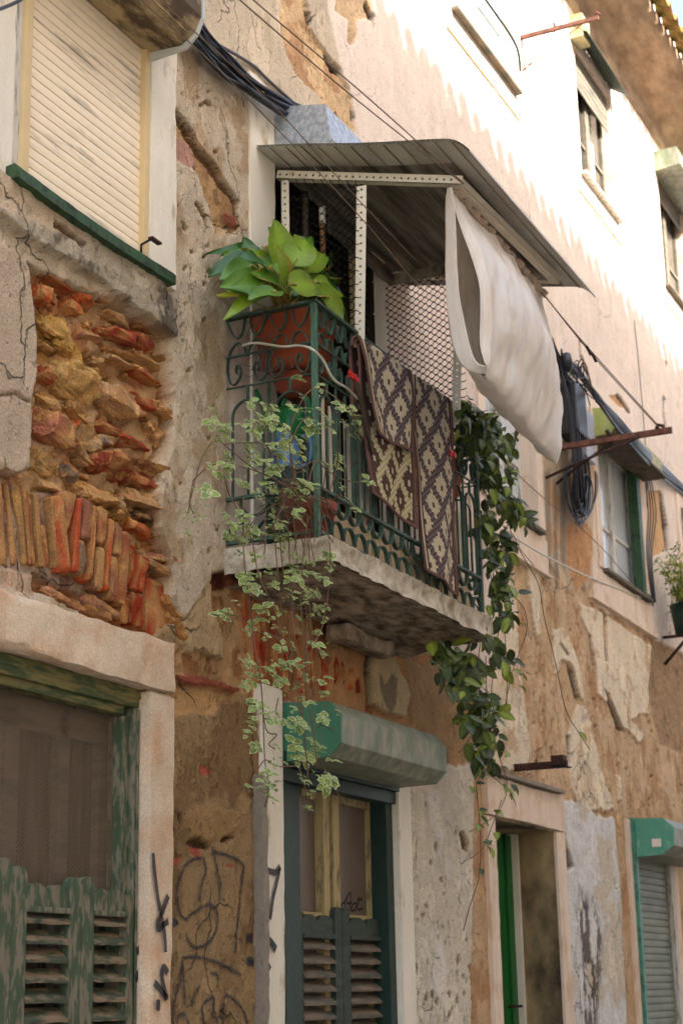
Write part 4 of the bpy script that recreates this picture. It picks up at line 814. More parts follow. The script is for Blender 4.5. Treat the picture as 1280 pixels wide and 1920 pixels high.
# ------------------------------------------------------------------ balcony
XL, XR, YF = 5.60, 7.33, -.39
mb = MB(); nxx, ny = 70, 16
def slabpt(x, y, z):
    q = Vector((x, y, z)); k = mnoise.fractal(q*12, .8, 2, 4); k2 = mnoise.fractal(q*5+Vector((3, 3, 3)), .8, 2, 4)
    return Vector((x+(.012*k if x > XR-.06 or x < XL+.01 else 0), y+(.012*k if y < -.3 else 0), z+.007*k2))
def sheet(f, nu, nv, smooth=True, mi=0):
    vs = [f(i/nu, j/nv) for i in range(nu+1) for j in range(nv+1)]; mb.add(vs, [(i*(nv+1)+j, (i+1)*(nv+1)+j, (i+1)*(nv+1)+j+1, i*(nv+1)+j+1) for i in range(nu) for j in range(nv)], None, smooth, mi)
SX0, SX1, SY, ZB, ZT = 5.585, 7.31, -.45, 3.155, 3.25
sheet(lambda u, v: slabpt(SX0+(SX1-SX0)*u, SY+(.012*math.sin(v*3.14)), ZB+(ZT-ZB)*v), 140, 8); sheet(lambda u, v: slabpt(SX0, SY*(1-u), ZB+(ZT-ZB)*v), 40, 8); sheet(lambda u, v: slabpt(SX1, SY*(1-u), ZB+(ZT-ZB)*v), 40, 8)
sheet(lambda u, v: slabpt(SX0+(SX1-SX0)*u, SY*(1-v), ZT), 70, 16)
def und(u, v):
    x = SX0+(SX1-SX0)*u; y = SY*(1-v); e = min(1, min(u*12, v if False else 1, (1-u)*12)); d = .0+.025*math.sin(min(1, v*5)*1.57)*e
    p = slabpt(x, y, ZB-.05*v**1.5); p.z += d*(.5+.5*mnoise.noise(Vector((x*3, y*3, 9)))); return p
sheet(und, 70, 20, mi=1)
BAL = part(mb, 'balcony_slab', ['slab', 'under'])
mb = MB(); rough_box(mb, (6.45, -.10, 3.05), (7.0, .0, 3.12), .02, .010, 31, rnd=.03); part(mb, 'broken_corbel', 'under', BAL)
ax_y = Vector((0, 1, 0)); ax_x = Vector((1, 0, 0))
mb = MB(); TZ = 4.195
mb.box((XL-.012, YF-.018, TZ), (XR+.012, YF+.018, TZ+.014)); mb.box((XL-.012, YF+.018, TZ+.001), (XL+.022, .0, TZ+.015)); mb.box((XR-.022, YF+.018, TZ+.001), (XR+.012, 0, TZ+.015)); part(mb, 'top_rail', 'iron', BAL, bevel=.003)
mb = MB(); mb.box((XL-.011, YF-.011, ZT-.02), (XL+.011, YF+.011, TZ)); part(mb, 'corner_post', 'ironlt', BAL, bevel=.002)
mb = MB(); mb.box((XR-.011, YF-.011, ZT-.02), (XR+.011, YF+.011, TZ)); part(mb, 'corner_post', 'iron', BAL, bevel=.002)
def scroll(c, r, turns, a0, sgn, n=26, tail=None):
    """spiral in panel plane: list of (u, z)"""
    out = []
    for i in range(n+1):
        t = i/n; rr_ = r*(.18+.82*t); a = a0+sgn*turns*2*math.pi*t; out.append((c[0]+rr_*math.cos(a), c[1]+rr_*math.sin(a)))
    return out
def panel(mp, ax, u0, u1, name, n_arch):
    """mp maps (u,z) to a point; ax is the direction across the bar's face"""
    W = u1-u0; mbr = MB(); S = lambda pts, w=.012, th=.005: mbr.strap([mp(u, z) for u, z in pts], ax, w, th)
    bar = lambda u, z0, z1, h=.0055: mbr.tube([mp(u, z0), mp(u, (z0+z1)/2), mp(u, z1)], h, 4)
    for z in (3.275, 3.45): S([(u0, z), (u0+W/2, z), (u1, z)], .022, .012)
    # fish scale band
    n = max(3, round(W/.108)); p = W/n
    for i in range(n):
        c = u0+p*(i+.5)
        S([(c+p*.5*math.cos(a), 3.285+.066*math.sin(a)) for a in np.linspace(0, math.pi, 13)], .018, .005)
        S([(c+p*.5+p*.5*math.cos(a), 3.44-.066*math.sin(a)) for a in np.linspace(0, math.pi, 13)] if i < n-1 else [(c, 3.36), (c, 3.44)], .02, .005)
    # arches on tall bars
    q = W/n_arch
    for i in range(n_arch):
        c = u0+q*(i+.5); r = q*.36
        S([(c-r, 3.46), (c-r, 3.62), (c-r, 3.78)]+[(c-r*math.cos(a), 3.78+r*math.sin(a)) for a in np.linspace(.2, math.pi-.2, 13)]+[(c+r, 3.78), (c+r, 3.62), (c+r, 3.46)], .012, .006)
        bar(c, 3.46, 3.76, .005); S([(c, 3.78+r), (c, 3.8+r), (c, 3.835+r)], .01, .01); mbr.tube([mp(c, 3.80+r), mp(c, 3.812+r), mp(c, 3.83+r)], lambda t: .009*math.sin(.4+2.4*t), 6)
        if i: bar(u0+q*i, 3.46, 3.90, .006)
        # pair of C scrolls over each arch
        for sg in (-1, 1):
            pts = [(c+sg*q*.46, 4.03), (c+sg*q*.47, 3.97), (c+sg*q*.40, 3.925), (c+sg*q*.28, 3.92), (c+sg*q*.17, 3.95), (c+sg*q*.17, 3.985), (c+sg*q*.25, 3.995), (c+sg*q*.27, 3.97), (c+sg*q*.23, 3.96)]
            S([(a.x, a.y) for a in spline([(u, z, 0) for u, z in pts], 4)], .014, .005)
            pts = [(c+sg*q*.02, 4.03), (c+sg*q*.10, 4.075), (c+sg*q*.25, 4.09), (c+sg*q*.40, 4.06), (c+sg*q*.46, 4.02)]
            S([(a.x, a.y) for a in spline([(u, z, 0) for u, z in pts], 4)], .014, .005)
            pts = [(c+sg*q*.06, 4.19), (c+sg*q*.12, 4.13), (c+sg*q*.24, 4.11), (c+sg*q*.36, 4.135), (c+sg*q*.48, 4.19)]
            S([(a.x, a.y) for a in spline([(u, z, 0) for u, z in pts], 4)], .014, .005)
    S([(u0, 4.035), (u0+W/2, 4.038), (u1, 4.035)], .012, .006); S([(u0, 3.905), (u0+W/2, 3.905), (u1, 3.905)], .010, .005)
    return part(mbr, name, 'iron', BAL)
panel(lambda u, z: Vector((u, YF, z)), ax_y, XL+.012, XR-.012, 'front_railing', 10)
panel(lambda u, z: Vector((XL, u, z)), ax_x, YF+.012, -.004, 'side_railing', 2); panel(lambda u, z: Vector((XR, u, z)), ax_x, YF+.012, -.004, 'side_railing', 2)
mb = MB()
for i in range(9):
    x0 = 5.66+i*.185; mb.box((x0, -.345, 3.27), (x0+.17, -.335, 3.43+.004*(i % 3)))
part(mb, 'low_backing_board', 'board', BAL, bevel=.002)
for i, x0 in enumerate((5.66, 5.80, 5.94, 6.08, 6.98, 7.14)):
    mb = MB(); zt = 3.86-.02*i if i < 4 else 3.74; mb.box((x0, -.355, 3.46), (x0+.095, -.347, zt)); part(mb, 'white_slat', 'boardW', BAL, bevel=.002)
# bits of wire twisted on the railing, and the loop of pale hose
mb = MB()
for i in range(8):
    c = PX(rng.uniform(455, 540), rng.uniform(600, 690), 5.585); pts = []
    for k in range(7): pts.append(c+Vector((rng.uniform(-.012, .012), rng.uniform(-.07, .07), rng.uniform(-.06, .06))))
    mb.tube(spline(pts, 6), .0014, 4)
tag(mb.build('tangled_wire', 'cablegrey'), 'thin tangled wire wound into the side scrolls of the balcony rail', 'wire')
mb = MB(); hp = [PX(455, 648, 5.59), PX(480, 643, 5.58), PX(530, 650, 5.575), PX(560, 648, 5.575), P(585, 655, -.42), P(605, 675, -.42), P(618, 700, -.42), P(630, 716, -.42), P(650, 728, -.42), P(670, 748, -.42)]
mb.tube(spline(hp, 8), .0052, 8); tag(mb.build('garden_hose', 'hose'), 'thin pale hose looped round the corner of the balcony rail', 'hose')

# ------------------------------------------------------------------ awning
AW = thing('balcony_awning', 'homemade corrugated plastic awning on perforated white steel angle over the balcony', 'awning', (6.7, -.4, 4.9))
def perf(p, q, side, w=.038, pitch=.032, name='perforated_bar', second=None):
    """L section steel angle with a row of slots down each face; side = direction of the first face's width"""
    p = Vector(p); q = Vector(q); ax = (q-p); L = ax.length; ax.normalize(); s = Vector(side); s = (s-ax*s.dot(ax)).normalized(); nrm = ax.cross(s).normalized()
    if second is not None and nrm.dot(Vector(second)) < 0: nrm = -nrm
    mb = MB()
    def face(o, s, nrm):
        n = int(L/pitch); e = L/n; a = w*.36; b = w*.64; hx = e*.32; th = .003
        for k in range(n):
            x0 = k*e; x1 = x0+e; h0 = x0+hx; h1 = x1-hx; ca = .004
            xsq = [(x0, 0), (x1, 0), (x1, w), (x0, w)]
            hole = [(h0+ca, a), (h1-ca, a), (h1, (a+b)/2), (h1-ca, b), (h0+ca, b), (h0, (a+b)/2)]
            V = lambda u, v, d=0: o+ax*u+s*v+nrm*d
            vs = [V(*c) for c in xsq]+[V(*c) for c in hole]+[V(c[0], c[1], th) for c in xsq]+[V(c[0], c[1], th) for c in hole]
            tq = [(0, 1, 5, 4), (1, 6, 5), (1, 2, 7, 6), (2, 3, 8, 7), (3, 9, 8), (3, 0, 4, 9)]
            mb.add(vs, tq+[tuple(i+10 for i in f[::-1]) for f in tq]+[(4+i, 4+(i+1) % 6, 14+(i+1) % 6, 14+i) for i in range(6)]+[(0, 10, 11, 1), (3, 2, 12, 13)])
    face(p, s, nrm); face(p, nrm, s)
    return part(mb, name, 'perf', AW)
zf = 4.80
FX0, FX1 = 6.03, 7.31
perf((FX0, -.01, 5.01), (FX0, -.86, 4.785), (0, 0, 1), second=(1, 0, 0)); perf((FX0, -.86, 4.785), (FX1, -.86, 4.84), (0, 0, 1), second=(0, 1, 0)); perf((FX1, -.86, 4.83), (FX1, -.01, 5.03), (0, 0, 1), second=(-1, 0, 0))
perf((FX0, -.034, 4.99), (FX0, -.034, 3.9), (0, -1, 0), second=(1, 0, 0)); perf(P(664, 655, -.385), P(668, 350, -.43), (0, -1, 0), w=.045, second=(1, 0, 0)); perf(P(846, 797, -.41), P(852, 560, -.43), (0, -1, 0), w=.042, second=(1, 0, 0))
# twin wall roof sheet, ribs along X, the front edge turned down
def roofprof(t):   # t 0..1 from the wall outwards
    y = -.0-.97*t; z = 5.075-.205*t-.035*math.exp(-((t-.33)/.1)**2)*0
    if t > .9: z -= 5.0*(t-.9)**2
    return y, z+.003*math.sin(t*9)
mb = MB(); ncell = 52; th = .011; RX0, RX1 = 5.85, 7.52
top = []; bot = []
for k in range(ncell+1): y, z = roofprof(k/ncell); bot.append((y, z)); top.append((y, z+th))
for prof, sm in ((top, 0), (bot, 1)):
    for k in range(ncell):
        a, b = prof[k], prof[k+1]
        segs = 16
        for i in range(segs):
            x0 = RX0+(RX1-RX0)*i/segs; x1 = RX0+(RX1-RX0)*(i+1)/segs; f = lambda x, p: (x, p[0], p[1])
            mb.add([f(x0, a), f(x1, a), f(x1, b), f(x0, b)], [(0, 1, 2, 3)], mi=1 if (sm and x0 > 6.0 and k < ncell*.84) else 0)  # painted darker inside the frame, paler on the lit outer part
for k in range(ncell+1):
    a, b = bot[k], top[k]; mb.add([(RX0, a[0], a[1]), (RX1, a[0], a[1]), (RX1, b[0], b[1]), (RX0, b[0], b[1])], [(0, 1, 2, 3)])
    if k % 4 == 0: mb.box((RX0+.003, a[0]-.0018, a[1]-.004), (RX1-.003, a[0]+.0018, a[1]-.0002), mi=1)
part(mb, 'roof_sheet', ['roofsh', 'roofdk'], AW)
mb = MB(); mb.box((7.19, -.36, 4.945), (7.2, -.03, 5.0)); mb.box((6.5, -.05, 4.95), (7.2, -.03, 5.02)); part(mb, 'roof_batten', 'roofdk', AW)
def net(mp, u0, u1, z0, z1, cu, cz, name, r=.0016, sag=.0):
    """knotted diamond netting: zigzag strands meeting in short twists"""
    mb = MB(); cols = int((u1-u0)/cu)+1; rows = int((z1-z0)/cz)+1
    for c in range(cols+1):
        pts = []
        for k in range(rows*2+1):
            z = z1-k*cz/2; s = 1 if (k+c) % 2 else -1
            if z < z0: break
            for e in (-.12, .12):
                u = u0+c*cu+s*cu*.46; u = min(max(u, u0), u1); zz = z+e*cz; pts.append(mp(u, zz, .004*mnoise.noise(Vector((u*6, zz*6, 0)))))
        mb.tube(pts, r, 4)
    return part(mb, name, 'wireblk', AW)
net(lambda u, z, n: Vector((6.062+n, u, z)), -.415, -.04, 4.17, 4.92, .0215, .036, 'wire_netting', .0015)
net(lambda u, z, n: Vector((7.195+n, u, z)), -.385, -.0, 4.13, 4.95, .0225, .034, 'wire_netting', .002)
def tie(pts, r): mb = MB(); mb.tube(pts, r, 4); part(mb, 'netting_tie', 'wireblk', AW)
for k in range(20): tie([(7.195, -.385+.02*rng.random(), 4.93-.039*k), (7.19, -.40, 4.925-.039*k), (7.20, -.41, 4.935-.039*k)], .0026)
for k in range(12): p = P(668, 360+k*25, -.43-.0); tie([p+Vector((.0, .03, 0)), p+Vector((-.006, .0, .004)), p+Vector((-.004, -.012, 0))], .0025)
for k in range(9): y = -.07-.04*k; z = 5.0-.265*(-y); tie([(6.05, y, z+.018), (6.022, y, z+.012), (6.05, y, z-.012)], .002)

# ------------------------------------------------------------------ cloth
def wrinkle(u, v, s=1.): return s*(.55*mnoise.fractal(Vector((u*3.2, v*1.3, 2.)), .9, 2, 3)+.25*mnoise.noise(Vector((u*10, v*3.5, 4))))
nearB = [PX(a, b, 6.05) for a, b in ((838,352),(834,380),(834,450),(834,517),(839,600),(850,658),(867,688),(884,697),(908,701))]
nearH = [PX(a, b, 6.02) for a, b in ((844,352),(851,385),(854,440),(856,500),(860,555),(867,592),(881,655),(894,682),(909,687))]
nearF = [PX(a, b, 6.02) for a, b in ((847,352),(852,386),(867,433),(886,485),(900,536),(902,588),(901,640),(907,672),(913,686))]
nearF2 = [PX(a, b, 6.06) for a, b in ((850,350),(860,378),(877,415),(900,465),(918,530),(924,600),(921,650),(919,685),(910,702))]
def far(pts, X_): return [PX(a, b, X_) for a, b in pts]
farF = far(((1018,548),(1024,585),(1034,630),(1043,680),(1050,740),(1051,790),(1050,830),(1048,855),(1043,870)), 7.30)
farB = far(((1010,548),(1010,590),(1012,640),(1015,700),(1018,760),(1022,810),(1028,845),(1036,866),(1041,871)), 7.30)
mb = MB(); K = 90; NS = 60
def rs(pts, n):
    s = spline(pts, 8); L = [0]
    for i in range(1, len(s)): L.append(L[-1]+(s[i]-s[i-1]).length)
    out = []
    for k in range(n+1):
        d = L[-1]*k/n; i = max(0, min(len(s)-2, int(np.searchsorted(L, d))-1)); t = (d-L[i])/max(1e-9, L[i+1]-L[i]); out.append(s[i].lerp(s[i+1], t))
    return out
f0, fa, fb = rs(nearF, NS), rs(nearF2, NS), rs(farF, NS); b0, ba, bb = rs(nearH, NS), rs(nearB, NS), rs(farB, NS)
rings = []
for i in range(K+1):
    t = i/K; row = []
    for s_ in range(2*NS+1):
        if s_ <= NS: A0, A1, A2, j, sg = f0, fa, fb, s_, -1
        else: A0, A1, A2, j, sg = b0, ba, bb, 2*NS-s_, 1
        if t < .05: p = A0[j].lerp(A1[j], math.sin(t/.05*1.57))
        else:
            q = (t-.05)/.95; p = A1[j].lerp(A2[j], q); v = j/NS
            belly = math.sin(q*math.pi)*math.sin(v*math.pi*.92)
            p = p+Vector((0, -.07*belly if sg < 0 else .05*belly, -.03*math.sin(q*math.pi)*v))
            wr = .034*wrinkle(q*2.6+.35*v, v*1.4)*min(1, v*3)*min(1, q*8)-.02*abs(mnoise.noise(Vector((q*8+v*3.5, v*2.0, 8))))-.008*abs(mnoise.noise(Vector((q*17-v*4, v*7, 3))))*min(1, q*6)
            wr += .009*math.sin(q*24+v*3+2.5*mnoise.noise(Vector((q*4, v*2, 0))))*(1-v)**1.2*min(1, q*6)
            wr += .005*mnoise.noise(Vector((q*30+v*6, v*7-q*4, 1)))*min(1, q*8)
            wr += .009*math.sin((v*9+q*5)*2.0+3*mnoise.noise(Vector((q*3, v*3, 5))))*max(0, v-.55)*2
            p = p+Vector((0, sg*wr if sg < 0 else wr, wr*.2))
        row.append(p)
    rings.append(row)
mb.loft(rings, close=False); SH = mb.build('bed_sheet', 'cloth'); tag(SH, 'large off-white cotton sheet hanging folded from the front of the awning', 'sheet')
so = SH.modifiers.new('t', 'SOLIDIFY'); so.thickness = .002
mb = MB(); pts = []
for i in range(90):     # gathered hem pegged along the line
    t = i/89; p = f0[0].lerp(fb[0], t); a = .012*math.sin(i*.9)+.01*mnoise.noise(Vector((i*.3, 0, 0)))
    hgt = .02+.045*t*(1 if t < .93 else .5)*(.6+.4*math.sin(i*.35)); pts.append([p+Vector((0, a, .014)), p+Vector((0, a*1.5-.012, -hgt*.3)), p+Vector((0, -a*1.2-.014, -hgt)), p+Vector((0, .004, -hgt*.8)), p+Vector((0, .01, .01))])
mb.loft(pts, close=False); mb.build('gathered_hem', 'hem', SH)
mb = MB(); mb.tube([p+Vector((-.003, 0, 0)) for p in f0], .0035, 6); mb.tube([p+Vector((-.003, 0, 0)) for p in b0], .0035, 6); mb.build('stitched_edge', 'cloth', SH)

# ------------------------------------------------------------------ rugs
CRM, BRN, LIL, OLV = lin((208, 194, 164)), lin((88, 68, 60)), lin((124, 112, 116)), lin((178, 166, 116))
def rugcol(i, j, n, inv=False):
    pu, pv = 10, 16; e = i-2 if i >= 2 else 0
    if i in (0, n-1): return lin((128, 92, 82))
    if i in (1,): return CRM if not inv else BRN
    if i == 2 or i == n-2: return BRN
    u = ((i+2) % pu)-pu//2; v = ((j) % pv)-pv//2
    def dm(u, v): return abs(u)/5.0+abs(v)/8.0
    a = dm(u, v); u2 = ((i+2+pu//2) % pu)-pu//2; v2 = ((j+pv//2) % pv)-pv//2; b = dm(u2, v2)
    m, uu, vv = (a, u, v) if a < b else (b, u2, v2)
    core = (uu == 0 and vv in (0, 1))
    if m < .68:
        c = BRN if core else CRM
        if inv: c = CRM if core else BRN
        return c
    if inv: return OLV if (i+j) % 2 else CRM
    return BRN if (i+j) % 2 else LIL
def rug(name, path_top, path_bot, ncol, rows, inv=False, j0=0, sway=.008, label=None, back_drop=.22, parent=None, yb=0):
    """path_top/path_bot: the two upper and two lower corners of the hanging face; goes over the rail at the top"""
    tl, tr = path_top; bl, br = path_bot; sub = 2; nr = rows; nc = ncol
    def pt(u, v):
        a = Vector(tl).lerp(Vector(tr), u); b = Vector(bl).lerp(Vector(br), u); p = a.lerp(b, v); L = (b-a).length
        if v < 0:    # over the rail and down behind it
            d = -v*L; r = .022; arc = math.pi*r
            if d < arc: th_ = d/r; return Vector((a.x, a.y+r-r*math.cos(th_), a.z+r*math.sin(th_)))
            return Vector((a.x, a.y+2*r, a.z-(d-arc)))
        k = min(1, v*5)
        return p+Vector((0, (sway*math.sin(u*5+v*3)+.012*mnoise.noise(Vector((p.x*5, p.z*4, yb)))+.010*math.sin(u*7.5+yb*2+1.2*v)*min(1, v*2)-.012*abs(u-.5)**2*4*v)*k, 0))
    L = (Vector(bl)-Vector(tl)).length; cell = L/nr; extra = int((.07+back_drop)/cell); mb = MB()
    for j in range(-extra, nr):
        for i in range(nc):
            u0, u1 = i/nc, (i+1)/nc; v0, v1 = j/nr, (j+1)/nr; vs = [pt(u0, v1), pt(u1, v1), pt(u1, v0), pt(u0, v0)]; c = rugcol(i, j+j0, nc, inv)
            if j == nr-1: c = lin((128, 92, 82))
            mb.add(vs, [(0, 1, 2, 3)], c)
    me_name = mb.build(name, 'rug', parent)
    so = me_name.modifiers.new('t', 'SOLIDIFY'); so.thickness = .007; so.offset = -1
    mb = MB(); e = .0034
    vr = [x_/20 for x_ in range(-2, 21)]
    mb.tube([pt(0, v) for v in vr]+[pt(u/10, 1) for u in range(1, 10)]+[pt(1, v) for v in vr[::-1]], e, 6)
    mb.build('bound_edge', 'rugrim', me_name)
    return me_name
yr = YF-.045
r1 = rug('rug', (P(672, 650, yr), P(771, 708, yr)), (P(694, 925, yr+.012), P(777, 992, yr+.012)), 27, 52, inv=True, j0=3, yb=1, back_drop=.3)
tag(r1, 'shorter brown and cream woven rug folded double over the balcony rail', 'rug', 'woven rugs airing on the rail')
r1b = rug('folded_layer', (P(676, 636, yr-.022), P(771, 700, yr-.022)), (P(704, 816, yr-.018), P(773, 848, yr-.018)), 27, 31, j0=0, yb=2, back_drop=.02, parent=r1)
r2 = rug('rug', (P(769, 702, yr), P(845, 752, yr)), (P(798, 1068, yr+.01), P(859, 1117, yr+.01)), 24, 72, j0=4, yb=3)
tag(r2, 'longer brown and cream diamond rug hanging below the railing on the right', 'rug', 'woven rugs airing on the rail')
for i, (a, b, lb) in enumerate((((655, 700), (671, 715), 'red clothes peg at the left edge of the shorter rug'), ((843, 848), (853, 856), 'red clothes peg at the right edge of the longer rug'))):
    p, q = P(*a, yr-.02), P(*b, yr-.02); mb = MB(); d = (q-p); mb.prism([p+Vector((0, -.006, 0)), p+Vector((0, -.006, .012)), p+Vector((0, .006, .012)), p+Vector((0, .006, 0))], d); mb.prism([p+Vector((0, -.006, -.014)), p+Vector((0, -.006, -.004)), p+Vector((0, .006, -.004)), p+Vector((0, .006, -.014))], d+Vector((0, 0, .006))); mb.tube([p.lerp(q, .5)+Vector((0, -.009, -.012)), p.lerp(q, .5)+Vector((0, -.009, .012))], .003, 6)
    tag(mb.build('clothes_peg', 'pegred'), lb, 'clothes peg', 'red clothes pegs')
mb = MB()
for k in range(3):
    mb.tube(spline([P(664+k*3, 712, yr-.02), P(676+k*2, 760, yr-.02), P(688, 815-k*8, yr-.01), P(698, 850, yr)], 6), .006, 5)
tag(mb.build('dark_strap', 'brownwood'), 'dark red brown strap hanging beside the shorter rug', 'strap')

# ------------------------------------------------------------------ plants
def mulc(c, f): return tuple(v*f for v in c)
def leaf(mb, p, d, nrm, L, W, curl=.3, cols=None, n=6, fold=.25, shape=1.0, wav=0):
    """p base, d direction, nrm leaf normal; cols = (midrib, blade, rim)"""
    p = Vector(p); d = Vector(d).normalized(); nrm = Vector(nrm); nrm = (nrm-d*nrm.dot(d)); nrm = nrm.normalized() if nrm.length > 1e-4 else d.orthogonal().normalized(); s = d.cross(nrm); pos = p.copy(); vs = []; cs = []
    for i in range(n+1):
        t = i/n; w = W*.5*(math.sin(math.pi*min(1, t**(.75*shape)))**.8)*(1-.15*t); w = max(w, .0004); dd = (d*math.cos(curl*t*1.5)-nrm*math.sin(curl*t*1.5)); nn_ = (nrm*math.cos(curl*t*1.5)+d*math.sin(curl*t*1.5))
        if i: pos = pos+dd*(L/n)
        wv = wav*math.sin(t*9+L*50)
        for k, f in enumerate((-1, -.62, 0, .62, 1)):
            vs.append(pos+s*w*f+nn_*(abs(f)*w*fold*(1)+wv*f*f)); vv = (1.08 if i % 2 else .92) if n >= 10 else 1
            cs.append(cols[2] if k in (0, 4) or i in (0, n) and len(cols) > 3 else (cols[0] if k == 2 else mulc(cols[1], vv)))
    fs = [(i*5+k, i*5+k+1, (i+1)*5+k+1, (i+1)*5+k) for i in range(n) for k in range(4)]
    o = len(mb.v); mb.add(vs, fs, (1, 1, 1), True); mb.c[o:] = cs
def rv(s=1): return Vector((rng.uniform(-s, s), rng.uniform(-s, s), rng.uniform(-s, s)))

# potted broad leaved plant on the corner of the rail
PT = thing('potted_plant', 'bright green broad-leaved plant in a terracotta box on the balcony corner', 'potted plant', (5.78, -.2, 4.0))
mb = MB(); 
def potring(z, sx_, sy_, cx=5.80, cy=-.205, n=28, e=.35):
    return [Vector((cx+sx_*math.copysign(abs(math.cos(a))**e, math.cos(a)), cy+sy_*math.copysign(abs(math.sin(a))**e, math.sin(a)), z)) for a in [2*math.pi*k/n for k in range(n)]]
mb.loft([potring(4.0, .06, .05), potring(4.0, .13, .10), potring(4.19, .16, .128), potring(4.192, .172, .14), potring(4.23, .175, .143), potring(4.23, .165, .133), potring(4.19, .155, .12)], caps=True); part(mb, 'pot', 'terra', PT, bevel=0)
mb = MB(); mb.loft([potring(4.21, .157, .123), potring(4.222, .08, .06)], caps=True); part(mb, 'soil', 'soil', PT)
mb = MB(); mb.loft([potring(3.90, .05, .04), potring(3.93, .075, .06), potring(3.985, .085, .07), potring(3.985, .078, .062)], caps=True); part(mb, 'saucer', 'terradk', PT)
GL = lin((124, 152, 44)); GD = lin((50, 98, 34)); GM = lin((88, 130, 38)); GY = lin((186, 188, 70))
# leaf list: base px, tip px, width px, tone, depth y of the base / tip
LV = [((585,520),(640,500),46,GM,-.25,-.24),((590,545),(662,592),60,GL,-.36,-.42),((565,515),(610,470),44,GL,-.28,-.26),((575,545),(618,545),44,GM,-.38,-.40),((600,530),(655,545),50,GD,-.3,-.32),((540,535),(600,530),46,GL,-.4,-.42),((520,548),(478,548),40,GM,-.36,-.38),((505,505),(462,478),44,GD,-.3,-.28),((550,500),(575,445),50,GL,-.30,-.28),((500,535),(440,525),50,GM,-.3,-.28),((530,520),(530,425),70,GL,-.22,-.26),((500,520),(545,432),60,GM,-.25,-.2),((528,545),(530,470),44,GL,-.30,-.36),((500,500),(422,480),56,GD,-.18,-.16),((490,470),(425,455),20,GD,-.1,-.1),((482,482),(436,462),26,GM,-.12,-.12),((505,540),(448,560),28,GL,-.26,-.3),
      ((555,500),(585,440),40,GM,-.24,-.22),((575,500),(610,462),28,GD,-.2,-.15),((560,535),(632,520),44,GL,-.3,-.33),((590,535),(664,580),54,GM,-.3,-.34),((570,520),(600,498),36,GD,-.25,-.22),((600,545),(668,560),36,GD,-.25,-.25),((545,520),(572,470),34,GL,-.2,-.18),
      ((545,555),(560,520),30,GD,-.28,-.3),((478,500),(430,510),44,GM,-.22,-.24),((510,520),(505,470),34,GD,-.16,-.1),((460,560),(420,545),16,GY,-.2,-.2),((615,505),(625,470),12,GD,-.18,-.14),((520,520),(480,470),34,GL,-.2,-.18),((560,505),(520,432),54,GM,-.17,-.13),((590,530),(640,548),40,GL,-.33,-.36),((500,545),(455,530),34,GM,-.27,-.3),((585,500),(560,445),44,GL,-.15,-.12),((480,490),(460,450),30,GD,-.14,-.1),((540,545),(500,505),34,GM,-.3,-.34),((560,510),(540,455),40,GM,-.16,-.12)]
mbl, mbs = MB(), MB()
for k in range(34):
    a_ = rng.uniform(465, 635); LV.append(((a_*.5+270, 525), (a_, rng.uniform(450, 550)), rng.uniform(24, 40), rng.choice([GD, GM, GL]), -.14, rng.uniform(-.16, -.08)))
for i, (a, b, wd, cl, y0, y1) in enumerate(LV):
    root = Vector((5.80+rng.uniform(-.06, .06), -.2+rng.uniform(-.05, .05), 4.215)); A = P(a[0], a[1], y0-.1); A.y = y0; B = P(b[0], b[1], y1); A = P(a[0], a[1], y0); d = B-A; L = d.length
    nrm = Vector((-.6, -.85, .5))+rv(.3); W_ = wd*.0026*rng.uniform(.9, 1.15)
    leaf(mbl, A, d, nrm, L*1.18, W_, curl=rng.uniform(.1, .35), cols=(mulc(cl, 1.4), cl, lin((168, 130, 60)) if rng.random() < .2 else mulc(cl, .85)), n=18, fold=.3, shape=.95, wav=.007)
    mbs.tube(spline([root, root.lerp(A, .5)+Vector((0, 0, .01)), A, A+d*.25], 5), .0045, 6)
for k in range(5):
    r_ = Vector((5.76+.03*k, -.25, 4.21)); mbs.tube(spline([r_, r_+Vector((rng.uniform(-.03, .03), -.02, .06)), r_+Vector((rng.uniform(-.06, .08), -.05, .12))], 5), .006, 6)
part(mbl, 'leaves', 'calla', PT); part(mbs, 'leaf_stalks', 'stemg', PT)

# trailing variegated plant
TP = thing('trailing_plant', 'variegated pale green trailing plant spilling from a pot on the balcony floor', 'hanging plant', (5.68, -.38, 3.3))
mb = MB(); cp = (5.72, -.30)
def cring(z, r, c=cp, n=24): return [Vector((c[0]+r*math.cos(a), c[1]+r*math.sin(a), z)) for a in [2*math.pi*k/n for k in range(n)]]
mb.loft([cring(3.255, .02), cring(3.255, .075), cring(3.38, .095), cring(3.382, .105), cring(3.42, .107), cring(3.42, .095), cring(3.38, .09), cring(3.39, .01)], caps=True); part(mb, 'pot', 'terradk', TP)
mb = MB(); mb.loft([potring(3.255, .02, .02, 5.66, -.2), potring(3.255, .10, .045, 5.74, -.325), potring(3.30, .11, .05, 5.74, -.325), potring(3.30, .10, .043, 5.74, -.325)], caps=True); part(mb, 'drip_tray', 'terradk', TP)
c6 = lambda a, b: (400+a/3.37, 950+b/3.37)
c4 = lambda a, b: (400+a/2.953, 400+b/2.953)
